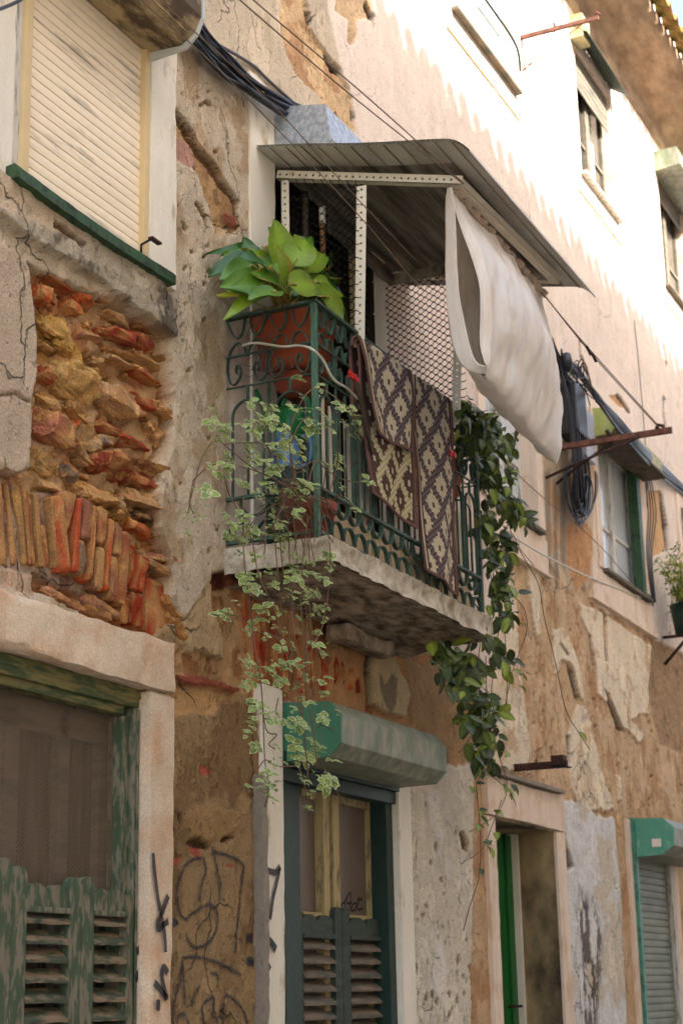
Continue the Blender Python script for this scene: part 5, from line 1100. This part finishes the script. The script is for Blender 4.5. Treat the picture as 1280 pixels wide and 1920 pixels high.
hang = [[(190,-60),(190,60),(190,250),(205,430),(235,650),(265,900),(295,1080),(310,1250),(325,1600),(350,1750),(325,1900)], [(150,-40),(240,200),(285,430),(350,570),(400,720),(450,860),(470,960),(480,1120)], [(380,60),(400,350),(430,650),(440,780)], [(410,80),(440,400),(490,600),(515,850),(520,1100),(570,1430),(600,1700)],
        [(500,0),(530,350),(550,600),(575,950),(590,1250)], [(540,100),(590,380),(605,600),(620,850),(615,1040),(635,1200)], [(735,230),(735,420),(715,620),(690,750),(640,870),(560,1080)], [(540,1100),(580,1500),(600,1750),(620,1900)], [(600,1240),(635,1450),(655,1650)], [(700,1650),(760,1770),(850,1925)],
        [(470,60),(480,300),(495,560),(510,700)], [(330,60),(325,260),(320,300)], [(600,60),(560,400),(590,700),(585,960)], [(300,1090),(330,1400),(400,1440),(350,1500),(390,1530)], [(410,1210),(395,1300),(420,1330)], [(650,1400),(690,1380),(760,1415)], [(280,1660),(330,1600),(400,1640),(520,1640)], [(530,1620),(570,1740),(600,1905)],
        [(265,780),(150,690),(60,690),(0,680)], [(270,790),(360,810),(430,840)], [(630,900),(690,920),(710,990)]]
top_ = [[(480,1560),(430,1400),(440,1250),(500,1140),(560,1130)], [(480,1560),(420,1250),(500,1020),(590,970),(700,1040),(770,1100),(790,1240)], [(500,1560),(400,1500),(250,1430),(60,1280),(20,1230)], [(460,1560),(300,1300),(200,1270),(60,1280)], [(520,1560),(560,1380),(640,1430),(740,1480),(860,1490)], [(480,1560),(330,1620),(240,1680),(170,1800)],
        [(450,1540),(300,1450),(100,1390),(-20,1400),(-110,1480)], [(520,1560),(640,1600),(700,1560),(770,1610)], [(600,1560),(620,1400),(560,1370),(480,1420)], [(640,1560),(690,1350),(660,1200),(650,1180)], [(470,1540),(350,1450),(230,1380),(180,1300)], [(60,1450),(90,1560),(160,1680)], [(500,1560),(540,1650),(620,1760),(660,1820)], [(520,1540),(600,1640),(640,1800)],
        [(20,1230),(-60,1350),(-110,1520),(-140,1660)], [(-110,1480),(-130,1600),(-100,1680)], [(500,1500),(480,1300),(390,1180),(300,1140)]]
mbs = MB(); mbl = MB(); YT = -.475
def yof(px, py):     # how far from the wall the plant hangs
    return YT+.02*math.sin(px*.11)+.015*math.sin(py*.05) if py > 985 else YT+.05*math.sin(px*.07+py*.03)
for H_ in hang: mbs.tube(spline([P(*c6(*q), yof(*c6(*q))) for q in H_], 5), .0022, 5)
for H_ in top_: mbs.tube(spline([P(*c4(*q), yof(*c4(*q))) for q in H_], 5), .0022, 5)
for k in range(60):  # the woody tangle above the pot
    a = P(540+rng.uniform(-22, 22), 930+rng.uniform(-15, 30), YT+.03+rng.uniform(-.04, .08)); b = a+Vector((rng.uniform(-.22, .26), rng.uniform(-.05, .03), rng.uniform(-.17, .07))); m_ = a.lerp(b, .5)+Vector((rng.uniform(-.03, .03), -.03, rng.uniform(.01, .07)))
    mbs.tube(spline([a, m_, b], 6), .0016, 4)
VC, VG, VR = lin((150, 172, 92)), lin((112, 142, 60)), lin((240, 240, 186))
cl = [c6(*q) for q in [(190,60),(130,130),(90,190),(170,210),(150,215),(255,180),(240,150),(370,65),(430,115),(410,200),(480,200),(160,305),(260,315),(355,405),(285,425),(410,430),(530,450),(650,445),(730,385),(720,470),(205,450),(200,505),(240,530),(290,540),(310,550),(385,500),(570,505),(655,540),(145,610),(600,565),(580,610),(525,630),(90,675),(50,690),
 (310,650),(650,655),(700,640),(615,690),(275,720),(240,780),(215,790),(700,720),(440,790),(540,795),(660,790),(640,870),(430,890),(510,900),(700,930),(200,1000),(220,970),(420,1015),(440,1000),(560,1005),(280,1030),(240,1090),(300,1090),(220,1140),(570,1070),(620,1090),(690,1095),(510,1155),(700,1180),(270,1260),(320,1290),(260,1290),(580,1235),(500,1275),(430,1330),(250,1340),(400,1340),(460,1370),(530,1370),
 (580,1370),(550,1380),(700,1345),(215,1430),(240,1370),(270,1520),(490,1520),(670,1535),(400,1520),(440,1610),(520,1590),(570,1570),(600,1580),(630,1575),(750,1590),(350,1700),(330,1670),(320,1720),(630,1680),(560,1730),(590,1730),(680,1710),(750,1740),(720,1760),(740,1720),(380,1760),(330,1810),(360,1840),(610,1820),(600,1905),(475,375),(640,345),(725,300),(745,355)]]
cl += [c4(*q) for q in [(280,1070),(290,1060),(250,1130),(310,1150),(330,1160),(200,1150),(220,1160),(160,1170),(60,1200),(90,1190),(230,1210),(250,1190),(390,1220),(380,1200),(200,1280),(270,1290),(380,1350),(200,1380),(490,1290),(445,1080),(510,1085),(590,965),(520,1140),(560,1190),(540,1200),(600,1180),(640,1150),(660,1190),(720,1160),(770,1090),(790,1130),(780,1170),(800,1200),(780,1240),(690,1340),(700,1370),(690,1410),(630,1400),(470,1410),(330,1430),
 (340,1410),(60,1450),(160,1500),(260,1540),(300,1530),(230,1560),(280,1510),(460,1510),(510,1510),(550,1510),(520,1530),(390,1630),(330,1680),(160,1680),(860,1490),(750,1600),(790,1645),(720,1540),(110,1740),(80,1790),(150,1810),(180,1800),(230,1780),(240,1760),(340,1800),(410,1800)]]
for k in range(70): cl.append((505+rng.gauss(0, 48), 850+rng.gauss(0, 62)))
for k in range(46): cl.append((rng.gauss(545, 38), rng.uniform(1000, 1480)))
cl += [(370,920),(360,940),(380,945),(350,965),(368,966),(385,968),(365,980),(352,1000),(356,1006),(420,810),(405,825),(418,895),(430,880),(398,880)]
for (a, b) in cl:
    c = P(a, b, yof(a, b)); up_ = Vector((-.35, -.6, .75))+rv(.45); up_.normalize(); s1 = up_.orthogonal().normalized(); s2 = up_.cross(s1); k = rng.randint(5, 8); a0 = rng.uniform(0, 6.3)
    sz = rng.choice([rng.uniform(.014, .024), rng.uniform(.024, .04)])
    for q in range(k):
        an = a0+q*2*math.pi/k*1.0+(q % 2)*.3; dr = s1*math.cos(an)+s2*math.sin(an)+up_*rng.uniform(-.1, .35); L = sz*rng.uniform(.7, 1.1)*(1.1 if q % 2 else .8); dk = rng.uniform(.7, 1.15)
        leaf(mbl, c+dr*.003+up_*.003*(q % 2)+Vector((0, 0, rng.uniform(-.01, .01))), dr, up_+rv(.15), L, L*.86, curl=rng.uniform(.0, .5), cols=(mulc(VC, dk), mulc(VG, dk), mulc(VR, rng.uniform(.7, 1)), 1), n=4, fold=.15)
part(mbs, 'stems', 'stem', TP); part(mbl, 'leaves', 'varieg', TP)

# dark glossy climber at the far end of the balcony
HP = thing('climbing_plant', 'dark glossy leaved climber trailing down from the right end of the balcony', 'climbing plant', (7.4, -.25, 3.3))
mbl, mbs = MB(), MB()
HD, HM, HL = lin((54, 68, 28)), lin((78, 94, 36)), lin((124, 138, 52))
zones = [((868,760),(900,790),24,40),((890,780),(960,830),26,52),((900,830),(950,900),30,64),((915,900),(960,960),24,54),((940,930),(985,975),13,24),((900,950),(950,1050),26,46),((915,1040),(955,1120),24,40),((925,1110),(960,1170),22,28),((870,800),(900,880),24,44),
         ((820,1215),(900,1260),24,62),((835,1260),(930,1330),26,60),((860,1330),(930,1390),24,36),((900,1180),(950,1240),22,34),((880,1390),(925,1440),22,14)]
yo = lambda a: -.33+.12*math.sin(a*.05)
for (a, b, w_, n_) in zones:
    for k in range(int(n_*1.5)):
        t = rng.random(); px_ = a[0]+(b[0]-a[0])*t+rng.gauss(0, w_*.42); py_ = a[1]+(b[1]-a[1])*t+rng.gauss(0, w_*.5); yy = -.38+rng.uniform(-.1, .2)
        if py_ > 1200: yy = -.30+rng.uniform(-.12, .12)
        c = P(px_, py_, yy); d = Vector((rng.uniform(-.8, .7), rng.uniform(-.6, .3), rng.uniform(-1, .25))); L = rng.uniform(.055, .10); u_ = Vector((-.5, -.5, .6))+rv(.5); cc = rng.choice([HD, HD, HM, HM, HL]); cc = mulc(cc, rng.uniform(.7, 1.2))
        leaf(mbl, c, d, u_, L, L*.54, curl=rng.uniform(.1, .6), cols=(mulc(cc, 1.5), cc, mulc(cc, .85)), n=7, fold=.2)
hs = [[(905,800),(925,870),(930,960),(915,1050),(935,1150),(925,1250),(920,1320),(930,1400),(950,1470),(935,1520),(905,1545),(880,1560)], [(895,820),(900,900),(945,960),(960,1010)], [(930,1090),(965,1120),(985,1150),(985,1190),(960,1260),(945,1330)], [(900,1200),(890,1300),(888,1400),(893,1480),(900,1560),(898,1640),(880,1700),(868,1745)],
      [(960,1010),(990,1060),(1010,1100),(1020,1160),(1040,1240),(1060,1330),(1085,1375),(1105,1405)], [(945,1180),(950,1260),(948,1330)], [(930,1400),(905,1440),(893,1470)], [(940,1500),(925,1540),(905,1590),(880,1610)], [(930,700),(925,760),(935,830),(930,900)], [(1000,1060),(975,1030),(960,1000)], [(925,1320),(928,1380),(915,1450)], [(910,1230),(908,1330),(870,1400),(860,1410)]]
for H_ in hs: mbs.tube(spline([P(a, b, yo(a) if b < 1180 else -.22) for a, b in H_], 6), .0024, 5)
for (a, b) in [(893,1470),(885,1475),(905,1450),(900,1445),(950,1410),(945,1470),(948,1480),(955,1490),(960,1470),(925,1520),(930,1525),(898,1520),(900,1530),(895,1545),(905,1580),(915,1575),(918,1590),(930,1560),(898,1628),(1085,1372),(985,1260),(975,1262),(985,1190),(975,1285),(940,1340),(968,1170),(960,1255),(905,1420),(880,1410),(872,1418),(910,1330),(920,1390),(935,1385),(915,1400),(888,1430),(940,1440),(895,1330)]:
    for k in range(rng.choice([1, 2, 2])):
        c = P(a, b, -.22); L = rng.uniform(.05, .075); cc = rng.choice([HD, HM, HL]); leaf(mbl, c, Vector((rng.uniform(-1, 1), -.3, rng.uniform(-.5, .2))), Vector((-.4, -.5, .7))+rv(.3), L, L*.55, curl=.3, cols=(mulc(cc, 1.4), cc, cc), n=6)
part(mbs, 'stems', 'stem', HP); part(mbl, 'leaves', 'hoya', HP)
mb = MB(); mb.loft([cring(3.255, .02, (7.2, -.22)), cring(3.255, .085, (7.2, -.22)), cring(3.42, .11, (7.2, -.22)), cring(3.42, .1, (7.2, -.22))], caps=True); part(mb, 'pot', 'terradk', HP)
for k, (a, b) in enumerate(((866, 877), (865, 912))):
    c = P(a, b, -.36); mb = MB(); cc = (c.x, c.y+.05); mb.loft([cring(c.z-.04, .02, cc), cring(c.z-.04, .034, cc), cring(c.z+.025, .045, cc), cring(c.z+.04, .048, cc), cring(c.z+.04, .04, cc)], caps=True)
    tag(mb.build('flower_pot', 'terra'), ('upper' if k == 0 else 'lower')+' of two small terracotta pots hung inside the right railing', 'flower pot', 'small pots inside the railing')

# planter bush far right
pc = P(1292, 1190, -.2); PCX, PCZ = pc.x, pc.z
BS = thing('wall_planter', 'feathery yellow-green bush in a dark pot on the wall at the right edge', 'planter', (PCX, -.2, PCZ-.05))
mb = MB(); mb.loft([cring(PCZ, .02, (PCX, -.2)), cring(PCZ, .10, (PCX, -.2)), cring(PCZ+.22, .13, (PCX, -.2)), cring(PCZ+.22, .115, (PCX, -.2))], caps=True); part(mb, 'pot', 'dkgreen', BS)
mb = MB(); mb.tube([(PCX, -.2, PCZ), (PCX, -.1, PCZ-.1), (PCX, .0, PCZ-.2)], .012, 6); mb.tube([(PCX, -.2, PCZ), (PCX, 0, PCZ)], .012, 6); part(mb, 'wall_hook', 'rustdk', BS)
mbl, mbs = MB(), MB()
for k in range(60):
    b0_ = Vector((PCX+rng.uniform(-.12, .12), -.2+rng.uniform(-.1, .1), PCZ+.2)); tip = b0_+Vector((rng.uniform(-.35, .4), rng.uniform(-.16, .1), rng.uniform(-.05, .42))); pts = spline([b0_, b0_.lerp(tip, .5)+Vector((0, 0, .06)), tip], 6); mbs.tube(pts, .0025, 4)
    for q in range(26):
        c = pts[rng.randint(3, len(pts)-1)]+rv(.035); cc = mulc(rng.choice([lin((120, 140, 40)), lin((92, 116, 34)), lin((168, 168, 60))]), rng.uniform(.7, 1.2)); leaf(mbl, c, rv(1)+Vector((0, 0, .3)), rv(1), rng.uniform(.025, .05), .014, curl=.2, cols=(cc, cc, cc), n=3)
for k in range(3): leaf(mbl, (PCX-.2+.1*k, -.22, PCZ+.45), Vector((.8, -.2, .4)), Vector((0, -.3, 1)), .5, .03, curl=.3, cols=(GM, GM, GL), n=10)
part(mbs, 'stems', 'stemg', BS); part(mbl, 'leaves', 'bush', BS)

# ------------------------------------------------------------------ watering cans, poles
def lathe(mb, c, prof, n=28, ell=(1, 1)): mb.loft([[Vector((c[0]+r*ell[0]*math.cos(a), c[1]+r*ell[1]*math.sin(a), c[2]+z)) for a in [2*math.pi*k/n for k in range(n)]] for r, z in prof], caps=True)
c = PX(545, 790, 5.80); CG = thing('watering_can', 'green plastic watering can standing behind the bars of the balcony side', 'watering can', (c.x, c.y, c.z-.09), 'watering cans on the balcony')
mb = MB(); lathe(mb, (c.x, c.y, c.z), [(.03, -.09), (.062, -.088), (.068, -.02), (.062, .03), (.045, .055), (.02, .062), (.0, .062)]); part(mb, 'can_body', 'cangreen', CG)
mb = MB(); mb.tube(spline([(c.x, c.y+.055, c.z-.05), (c.x, c.y+.10, c.z+.02), PX(480, 731, 5.80)], 8), lambda t: .014-.006*t, 10); part(mb, 'spout', 'cangreen', CG)
mb = MB(); mb.tube(spline([(c.x, c.y+.035, c.z+.04), (c.x, c.y+.03, c.z+.09), (c.x, c.y-.02, c.z+.115), (c.x, c.y-.075, c.z+.08), (c.x, c.y-.085, c.z+.0), (c.x, c.y-.06, c.z-.05)], 8), .009, 8); part(mb, 'handle', 'cangreen', CG)
c = PX(538, 850, 5.78); CB = thing('watering_can', 'light blue plastic watering can standing upright below the green can', 'watering can', (c.x, c.y, c.z-.13), 'watering cans on the balcony')
mb = MB(); lathe(mb, c, [(.04, -.11), (.058, -.108), (.06, -.03), (.056, .02), (.048, .035), (.054, .05), (.05, .085), (.03, .105), (.0, .107)]); part(mb, 'can_body', 'canblue', CB)
mb = MB(); mb.tube(spline([(c.x, c.y-.05, c.z+.06), (c.x, c.y-.10, c.z+.05), (c.x, c.y-.10, c.z-.04), (c.x, c.y-.055, c.z-.07)], 8), .008, 8); part(mb, 'handle', 'canblue', CB)
mb = MB(); lathe(mb, (5.80, -.17, 3.5), [(.08, -.25), (.09, -.23), (.09, .08), (.08, .095), (0, .095)]); tag(mb.build('storage_tub', 'dkgreen'), 'dark green tub supporting the watering cans on the balcony floor', 'tub')
a = PX(572, 372, 6.2); b = Vector((6.22, -.05, 3.27)); PL = thing('broom_pole', 'dark grey-brown pole leaning behind the netting', 'pole', b, 'poles behind the netting'); mb = MB(); mb.tube([b, b.lerp(a, .5), a], .013, 10); part(mb, 'shaft', 'poledk', PL); mb = MB(); mb.tube([a, a+Vector((0, 0, .03))], .016, 10); part(mb, 'cap', 'wireblk', PL)
a = PX(604, 400, 6.2); b = Vector((6.26, -.12, 3.27)); PL = thing('broom_pole', 'mottled tan pole with a white cap leaning behind the netting', 'pole', b, 'poles behind the netting'); mb = MB(); mb.tube([b, b.lerp(a, .5), a], .012, 10); part(mb, 'shaft', 'pole', PL); mb = MB(); mb.tube([a+Vector((0, 0, -.05)), a+Vector((0, 0, .03))], .0145, 10); part(mb, 'cap', 'plasterwhite', PL)

# ------------------------------------------------------------------ wires, cables, brackets
def wire(name, pts, r, m, label, cat, n=10, group=None):
    mb = MB(); mb.tube(spline(pts, n), r, 6); return tag(mb.build(name, m), label, cat, group)
wg = 'thin washing lines along the facade'
wire('washing_line', [P(400, -46, -.86), P(450, 0, -.86), P(660, 180, -.86), P(868, 345, -.875)], .0028, 'rope', 'upper of two washing lines running down to the front corner of the awning', 'washing line', group=wg)
wire('washing_line', [P(420, -52, -.84), P(475, 0, -.84), P(680, 175, -.85), P(868, 343, -.87)], .0028, 'rope', 'second washing line just right of the first, meeting the awning corner', 'washing line', group=wg)
wire('washing_line', [P(200, -70, -.6), P(265, 0, -.6), P(420, 140, -.6), P(660, 390, -.62), P(770, 520, -.64), P(800, 548, -.7)], .0022, 'rope', 'thin wire crossing in front of the awning netting', 'wire', group=wg)
wire('washing_line', [P(240, -60, -.55), P(300, 0, -.55), P(500, 185, -.55), P(660, 362, -.6), P(790, 500, -.62)], .0022, 'rope', 'thin wire crossing the galvanised box above the awning', 'wire', group=wg)
bx = P(1020, 842).x
wire('washing_line', [P(1018, 552, -.86), P(1100, 650, -.80), P(1235, 800, -.70)], .0032, 'rope', 'washing line from the sheet to the end of the rusty bracket', 'washing line', group=wg)
wire('washing_line', [P(1022, 556, -.83), P(1112, 668, -.79), PX(1238, 806, bx)], .0032, 'rope', 'lower parallel washing line ending on the rusty bracket', 'washing line', group=wg)
for k, (a, b) in enumerate(((1102, 655), (1112, 668))):
    mb = MB(); c = P(a, b, -.81); mb.tube([c+Vector((0, .01, .02)), c, c+Vector((.01, -.01, -.03))], .008, 6); mb.tube([c+Vector((-.02, 0, .005)), c+Vector((.02, 0, .005))], .005, 5); tag(mb.build('line_clip', 'rustdk'), ('upper' if k == 0 else 'lower')+' small rusty clip joining the washing line', 'clip', 'clips on the washing line')
wire('washing_line', [P(930, 845, -.35), P(960, 880, -.3), P(1020, 935, -.2), P(1110, 1010, -.1), P(1165, 1070, -.06), P(1185, 1092, -.03)], .003, 'rope', 'thin line running from the climber past the cable bundle to the green shutter', 'washing line', group=wg)
wire('washing_line', [P(950, 998, -.3), P(1000, 1030, -.2), P(1060, 1062, -.1), P(1118, 1088, -.02), P(1200, 1120, -.02)], .006, 'hose', 'thick pale cord sloping beneath the middle floor windows', 'cord', group=wg)
wire('overhead_cable', [P(-60, 35, -.5), P(0, 17, -.5), P(45, -4, -.5), P(90, -40, -.5)], .006, 'cable', 'dark cable crossing the top left corner of the picture', 'cable')
wire('wall_wire', [P(1188, 600, -.01), P(1200, 720, -.01), P(1210, 850, -.01), P(1212, 950, -.01)], .003, 'cablegrey', 'thin grey wire dropping down the smooth pink plaster', 'wire')
mb = MB()
for k in range(20):
    o = rng.uniform(-15, 15); pts = []
    for (a, b) in ((300,-40),(360,45),(385,85),(430,130),(470,160),(520,195),(560,215)):
        o2 = o*(1.0 if b < 150 else .8)+rng.uniform(-4, 4); pts.append(P(a+o2*.7, b-o2, -.03-rng.uniform(0, .05)))
    mb.tube(spline(pts, 6), rng.choice([.006, .008, .01]), 6)
tag(mb.build('cable_bundle', 'cable', kind=None), 'bundle of black cables running from the shutter box to the galvanised box', 'cables')
mb = MB(); mb.tube(spline([P(385, 70, -.03), P(468, 118, -.012), P(505, 152, -.012), P(572, 212, -.012)], 6), .007, 7); tag(mb.build('wall_cable', 'cablegrey'), 'thick grey cable clipped above the black bundle', 'cable')
# tangle of telephone cables
mb = MB()
for k in range(46):
    o = rng.uniform(-9, 9); e = rng.uniform(-.09, -.02); pts = [P(1036+o*.3, 640+o, e), P(1052+o*.5, 690+rng.uniform(-8, 8), e), P(1068+o, 745, e-.03), P(1078+o, 820, e-.05), P(1082+o, 880, e-.06), P(1086+o*1.2, 940+rng.uniform(-20, 15), e-.05)]
    mb.tube(spline(pts, 5), rng.choice([.004, .006, .008]), 5)
for k in range(22):    # coiled slack at the bottom
    cx_, cy_ = 1086+rng.uniform(-8, 12), 915+rng.uniform(-14, 14); rx_, ry_ = rng.uniform(8, 17), rng.uniform(36, 60); e = -.06-rng.uniform(0, .05); mb.tube([P(cx_+rx_*math.cos(q)*.8, cy_+ry_*math.sin(q), e) for q in np.linspace(0, 6.283, 26)], rng.choice([.004, .006]), 5)
for k in range(5):
    rx_, ry_ = rng.uniform(22, 34), rng.uniform(60, 75); mb.tube([P(1088+rx_*math.cos(q), 905+ry_*math.sin(q), -.06-.01*k) for q in np.linspace(-.3, 3.5, 22)], .0035, 5)
for k in range(22):
    a = P(1052+rng.uniform(-8, 40), 700+rng.uniform(-35, 25), -.06); mb.tube(spline([a, a+Vector((rng.uniform(-.12, .2), -.04, rng.uniform(-.1, .1))), a+Vector((rng.uniform(-.1, .4), -.02, rng.uniform(-.14, .06)))], 5), .004, 5)
tag(mb.build('cable_tangle', 'cable'), 'thick tangle of looped black telephone cables hanging on the wall beside the window', 'cables')
mb = MB()
for k in range(11):
    o = rng.uniform(-7, 7); pts = []
    for (a, b) in ((1062,672),(1090,705),(1120,745),(1160,790),(1205,842),(1250,885),(1300,935)): o2 = o+rng.uniform(-2, 2)+(12 if k > 7 and a > 1120 and a < 1300 else 0); pts.append(P(a, b+o2, -.03 if a < 1110 or a > 1215 else -.2))
    mb.tube(spline(pts, 6), rng.choice([.005, .008, .011]), 5)
tag(mb.build('cable_run', 'cable'), 'run of dark cables sloping over the lime shutter box to the right edge', 'cables')
mb = MB()
for k in range(4): mb.tube(spline([P(1206+k*3, 880, -.02), P(1214+k*5, 960, -.02), P(1212+k*3, 1040, -.02), P(1222+k*2, 1130, -.02)], 7), .0045, 5)
mb.tube(spline([P(1204, 1118, -.02), P(1215, 1115, -.03), P(1224, 1135, -.02)], 7), .006, 5); tag(mb.build('drop_cables', 'cable'), 'few thin cables dropping down the wall right of the green shutter', 'cables')
mb = MB(); p0 = PX(1052, 735, 9.93); mb.box((9.90, -.13, 4.98), (10.12, -.002, 5.30)); bxm = mb.build('junction_box', 'plasticblk', bevel=.008); tag(bxm, 'black plastic junction box among the cable tangle', 'junction box')
mb = MB(); mb.box((9.895, -.14, 4.965), (10.125, -.002, 4.985)); mb.build('box_lid', 'wireblk', bxm)
mb = MB(); mb.box((10.24, -.08, 4.90), (10.44, -.002, 5.24)); gm = mb.build('meter_box', 'plasticgrey', bevel=.006); tag(gm, 'pale grey meter box behind the hanging cables', 'meter box')
mb = MB(); mb.box((10.17, -.105, 5.12), (10.2, -.01, 5.32)); mb.build('copper_strip', 'terra', gm)
mb = MB(); c = P(1061, 678, -.09); lathe(mb, c, [(.01, -.07), (.035, -.06), (.04, 0), (.03, .05), (.01, .06)], 12); tag(mb.build('cable_splice', 'cable'), 'black bulb shaped cable splice at the top of the tangle', 'splice')
# rusty washing line bracket
BR = thing('line_bracket', 'long rusty iron bracket projecting from the wall beside the sheet', 'bracket', (bx, 0, 4.7))
mb = MB(); mb.box((bx-.016, -.79, 4.768), (bx+.016, -.0, 4.80)); mb.box((bx+.016, -.79, 4.768), (bx+.02, 0, 4.81)); part(mb, 'arm', 'rust', BR)
mb = MB(); mb.tube([(bx-.01, 0, 4.60), (bx-.01, -.3, 4.69), (bx-.01, -.60, 4.768)], .009, 6); mb.tube([(bx+.2, 0, 4.62), (bx+.1, -.2, 4.69), (bx+.01, -.42, 4.768)], .009, 6); part(mb, 'brace', 'rustdk', BR)
mb = MB(); mb.tube([(bx, -.70, 4.80), (bx, -.71, 4.83), (bx+.01, -.74, 4.82), (bx, -.74, 4.79)], .012, 6); mb.tube([(bx, -.42, 4.80), (bx-.02, -.40, 4.84)], .012, 6); part(mb, 'line_hook', 'rustdk', BR)
x2 = 9.573; BR2 = thing('line_bracket', 'rusty iron bracket with diagonal stays high on the sunlit wall', 'bracket', (x2, 0, 7.5))
mb = MB(); mb.box((x2-.012, -.53, 7.59), (x2+.012, 0, 7.615)); part(mb, 'arm', 'rust', BR2)
mb = MB(); mb.tube([(x2, 0, 7.36), (x2, -.44, 7.6)], .005, 6); mb.tube([(x2+.06, 0, 7.4), (x2, -.25, 7.6)], .004, 6); mb.tube([(x2, -.012, 7.6), (x2, -.012, 7.36), (x2+.04, -.012, 7.1)], .004, 6); part(mb, 'stay', 'rust', BR2)
mb = MB(); mb.tube([(x2, -.5, 7.61), (x2, -.52, 7.65), (x2, -.54, 7.62)], .009, 6); mb.tube([(x2, -.24, 7.61), (x2, -.23, 7.65)], .01, 6); part(mb, 'line_hook', 'reddoor', BR2)
# broken rusty bar over the doorway
RB = thing('iron_bar', 'dark rusted iron bar stub sticking out of the wall above the green doorway', 'iron bar', (8.77, 0, 2.75))
mb = MB(); mb.box((8.755, -.30, 2.735), (8.785, .01, 2.772)); part(mb, 'bar', 'rustdk', RB); mb = MB(); mb.box((8.74, -.29, 2.748), (8.80, -.22, 2.80)); mb.box((8.75, -.32, 2.733), (8.79, -.29, 2.738)); part(mb, 'end_plate', 'rustdk', RB)

# ------------------------------------------------------------------ ground and the house across the lane
mb = MB(); mb.add([(-60, -60, 0), (80, -60, 0), (80, 60, 0), (-60, 60, 0)], [(0, 1, 2, 3)]); g = mb.build('street', 'street'); g['kind'] = 'structure'
OB = thing('opposite_house', 'plastered house across the lane with a tiled eave', 'building', (8, -5.2, 0))
HO = 10.42
mb = MB(); mb.box((-4, -9, 0), (24, -5.2, HO-.05)); part(mb, 'wall', 'opp', OB)
mb = MB(); mb.box((-4, -5.2, HO-.18), (24, -4.93, HO-.06)); part(mb, 'eave_board', 'soffit', OB)
mb = MB()
for i in range(int(28/.2)):
    xx = -4+i*.2+rng.uniform(-.012, .012); r = .088*rng.uniform(.88, 1.1); hh_ = rng.uniform(1.05, 1.5)
    mb.loft([[Vector((xx+r*math.cos(a), y, z+hh_*r*math.sin(a))) for a in np.linspace(0, math.pi, 9)] for y, z in ((-4.82, HO-.03), (-7.1, HO+.7))], close=False)
mb.add([(-4, -4.86, HO-.06), (24, -4.86, HO-.06), (24, -7.1, HO+.66), (-4, -7.1, HO+.66)], [(0, 1, 2, 3)]); part(mb, 'roof_tiles', 'tile', OB)
for i in range(6):
    x0 = i*3.6-1; mb = MB()
    for z0 in (1.0, 4.1, 7.2): mb.box((x0, -5.2, z0), (x0+.9, -5.17, z0+1.3))
    part(mb, 'window', 'glass', OB)

# ------------------------------------------------------------------ light, sky, camera
SD = Vector((.30, 1.0, -.80)).normalized()        # direction the sunlight travels
sun = bpy.data.lights.new('sun', 'SUN'); sun.energy = 5; sun.angle = R(.5); sun.color = (1, .975, .94)
so = bpy.data.objects.new('sun', sun); COL.objects.link(so); so.rotation_euler = SD.to_track_quat('-Z', 'Y').to_euler(); so.location = (0, -10, 20)
w = bpy.data.worlds.new('World'); sc.world = w; w.use_nodes = True; t = w.node_tree; t.nodes.clear()
bg = N(t, 'ShaderNodeBackground', i={'Strength': .15}); sk = N(t, 'ShaderNodeTexSky'); sk.sky_type = 'NISHITA'; sk.sun_disc = False
el = math.asin(-SD.z); az = math.atan2(-SD.x, -SD.y); sk.sun_elevation = el; sk.sun_rotation = az; sk.dust_density = 3
hs = N(t, 'ShaderNodeHueSaturation', i={'Saturation': .85}); ow = N(t, 'ShaderNodeOutputWorld'); t.links.new(sk.outputs[0], hs.inputs['Color']); t.links.new(hs.outputs[0], bg.inputs[0]); t.links.new(bg.outputs[0], ow.inputs[0])
cam = bpy.data.cameras.new('camera'); cam.sensor_fit = 'VERTICAL'; cam.sensor_height = 36; cam.sensor_width = 24; cam.lens = F/1920*36; cam.clip_end = 500; cam.clip_start = .05
cam.dof.use_dof = True; cam.dof.focus_distance = 6.3; cam.dof.aperture_fstop = 4.5
co_ = bpy.data.objects.new('camera', cam); COL.objects.link(co_); sc.camera = co_
def cw(v): return Vector((d1.dot(v), -nn.dot(v), up.dot(v)))
r_, u_, f_ = cw(np.array((1., 0, 0))), cw(np.array((0, -1., 0))), cw(np.array((0, 0, 1.)))
co_.matrix_world = Matrix(((r_.x, u_.x, -f_.x, 0), (r_.y, u_.y, -f_.y, -D), (r_.z, u_.z, -f_.z, EYE), (0, 0, 0, 1)))
vs = sc.view_settings; sc.display_settings.display_device = 'sRGB'; vs.view_transform = 'Standard'; vs.look = 'None'; vs.gamma = 1; vs.use_curve_mapping = False; vs.exposure = 2.12
sc.render.engine = 'CYCLES'; sc.cycles.max_bounces = 8; sc.cycles.diffuse_bounces = 5; sc.cycles.transparent_max_bounces = 12
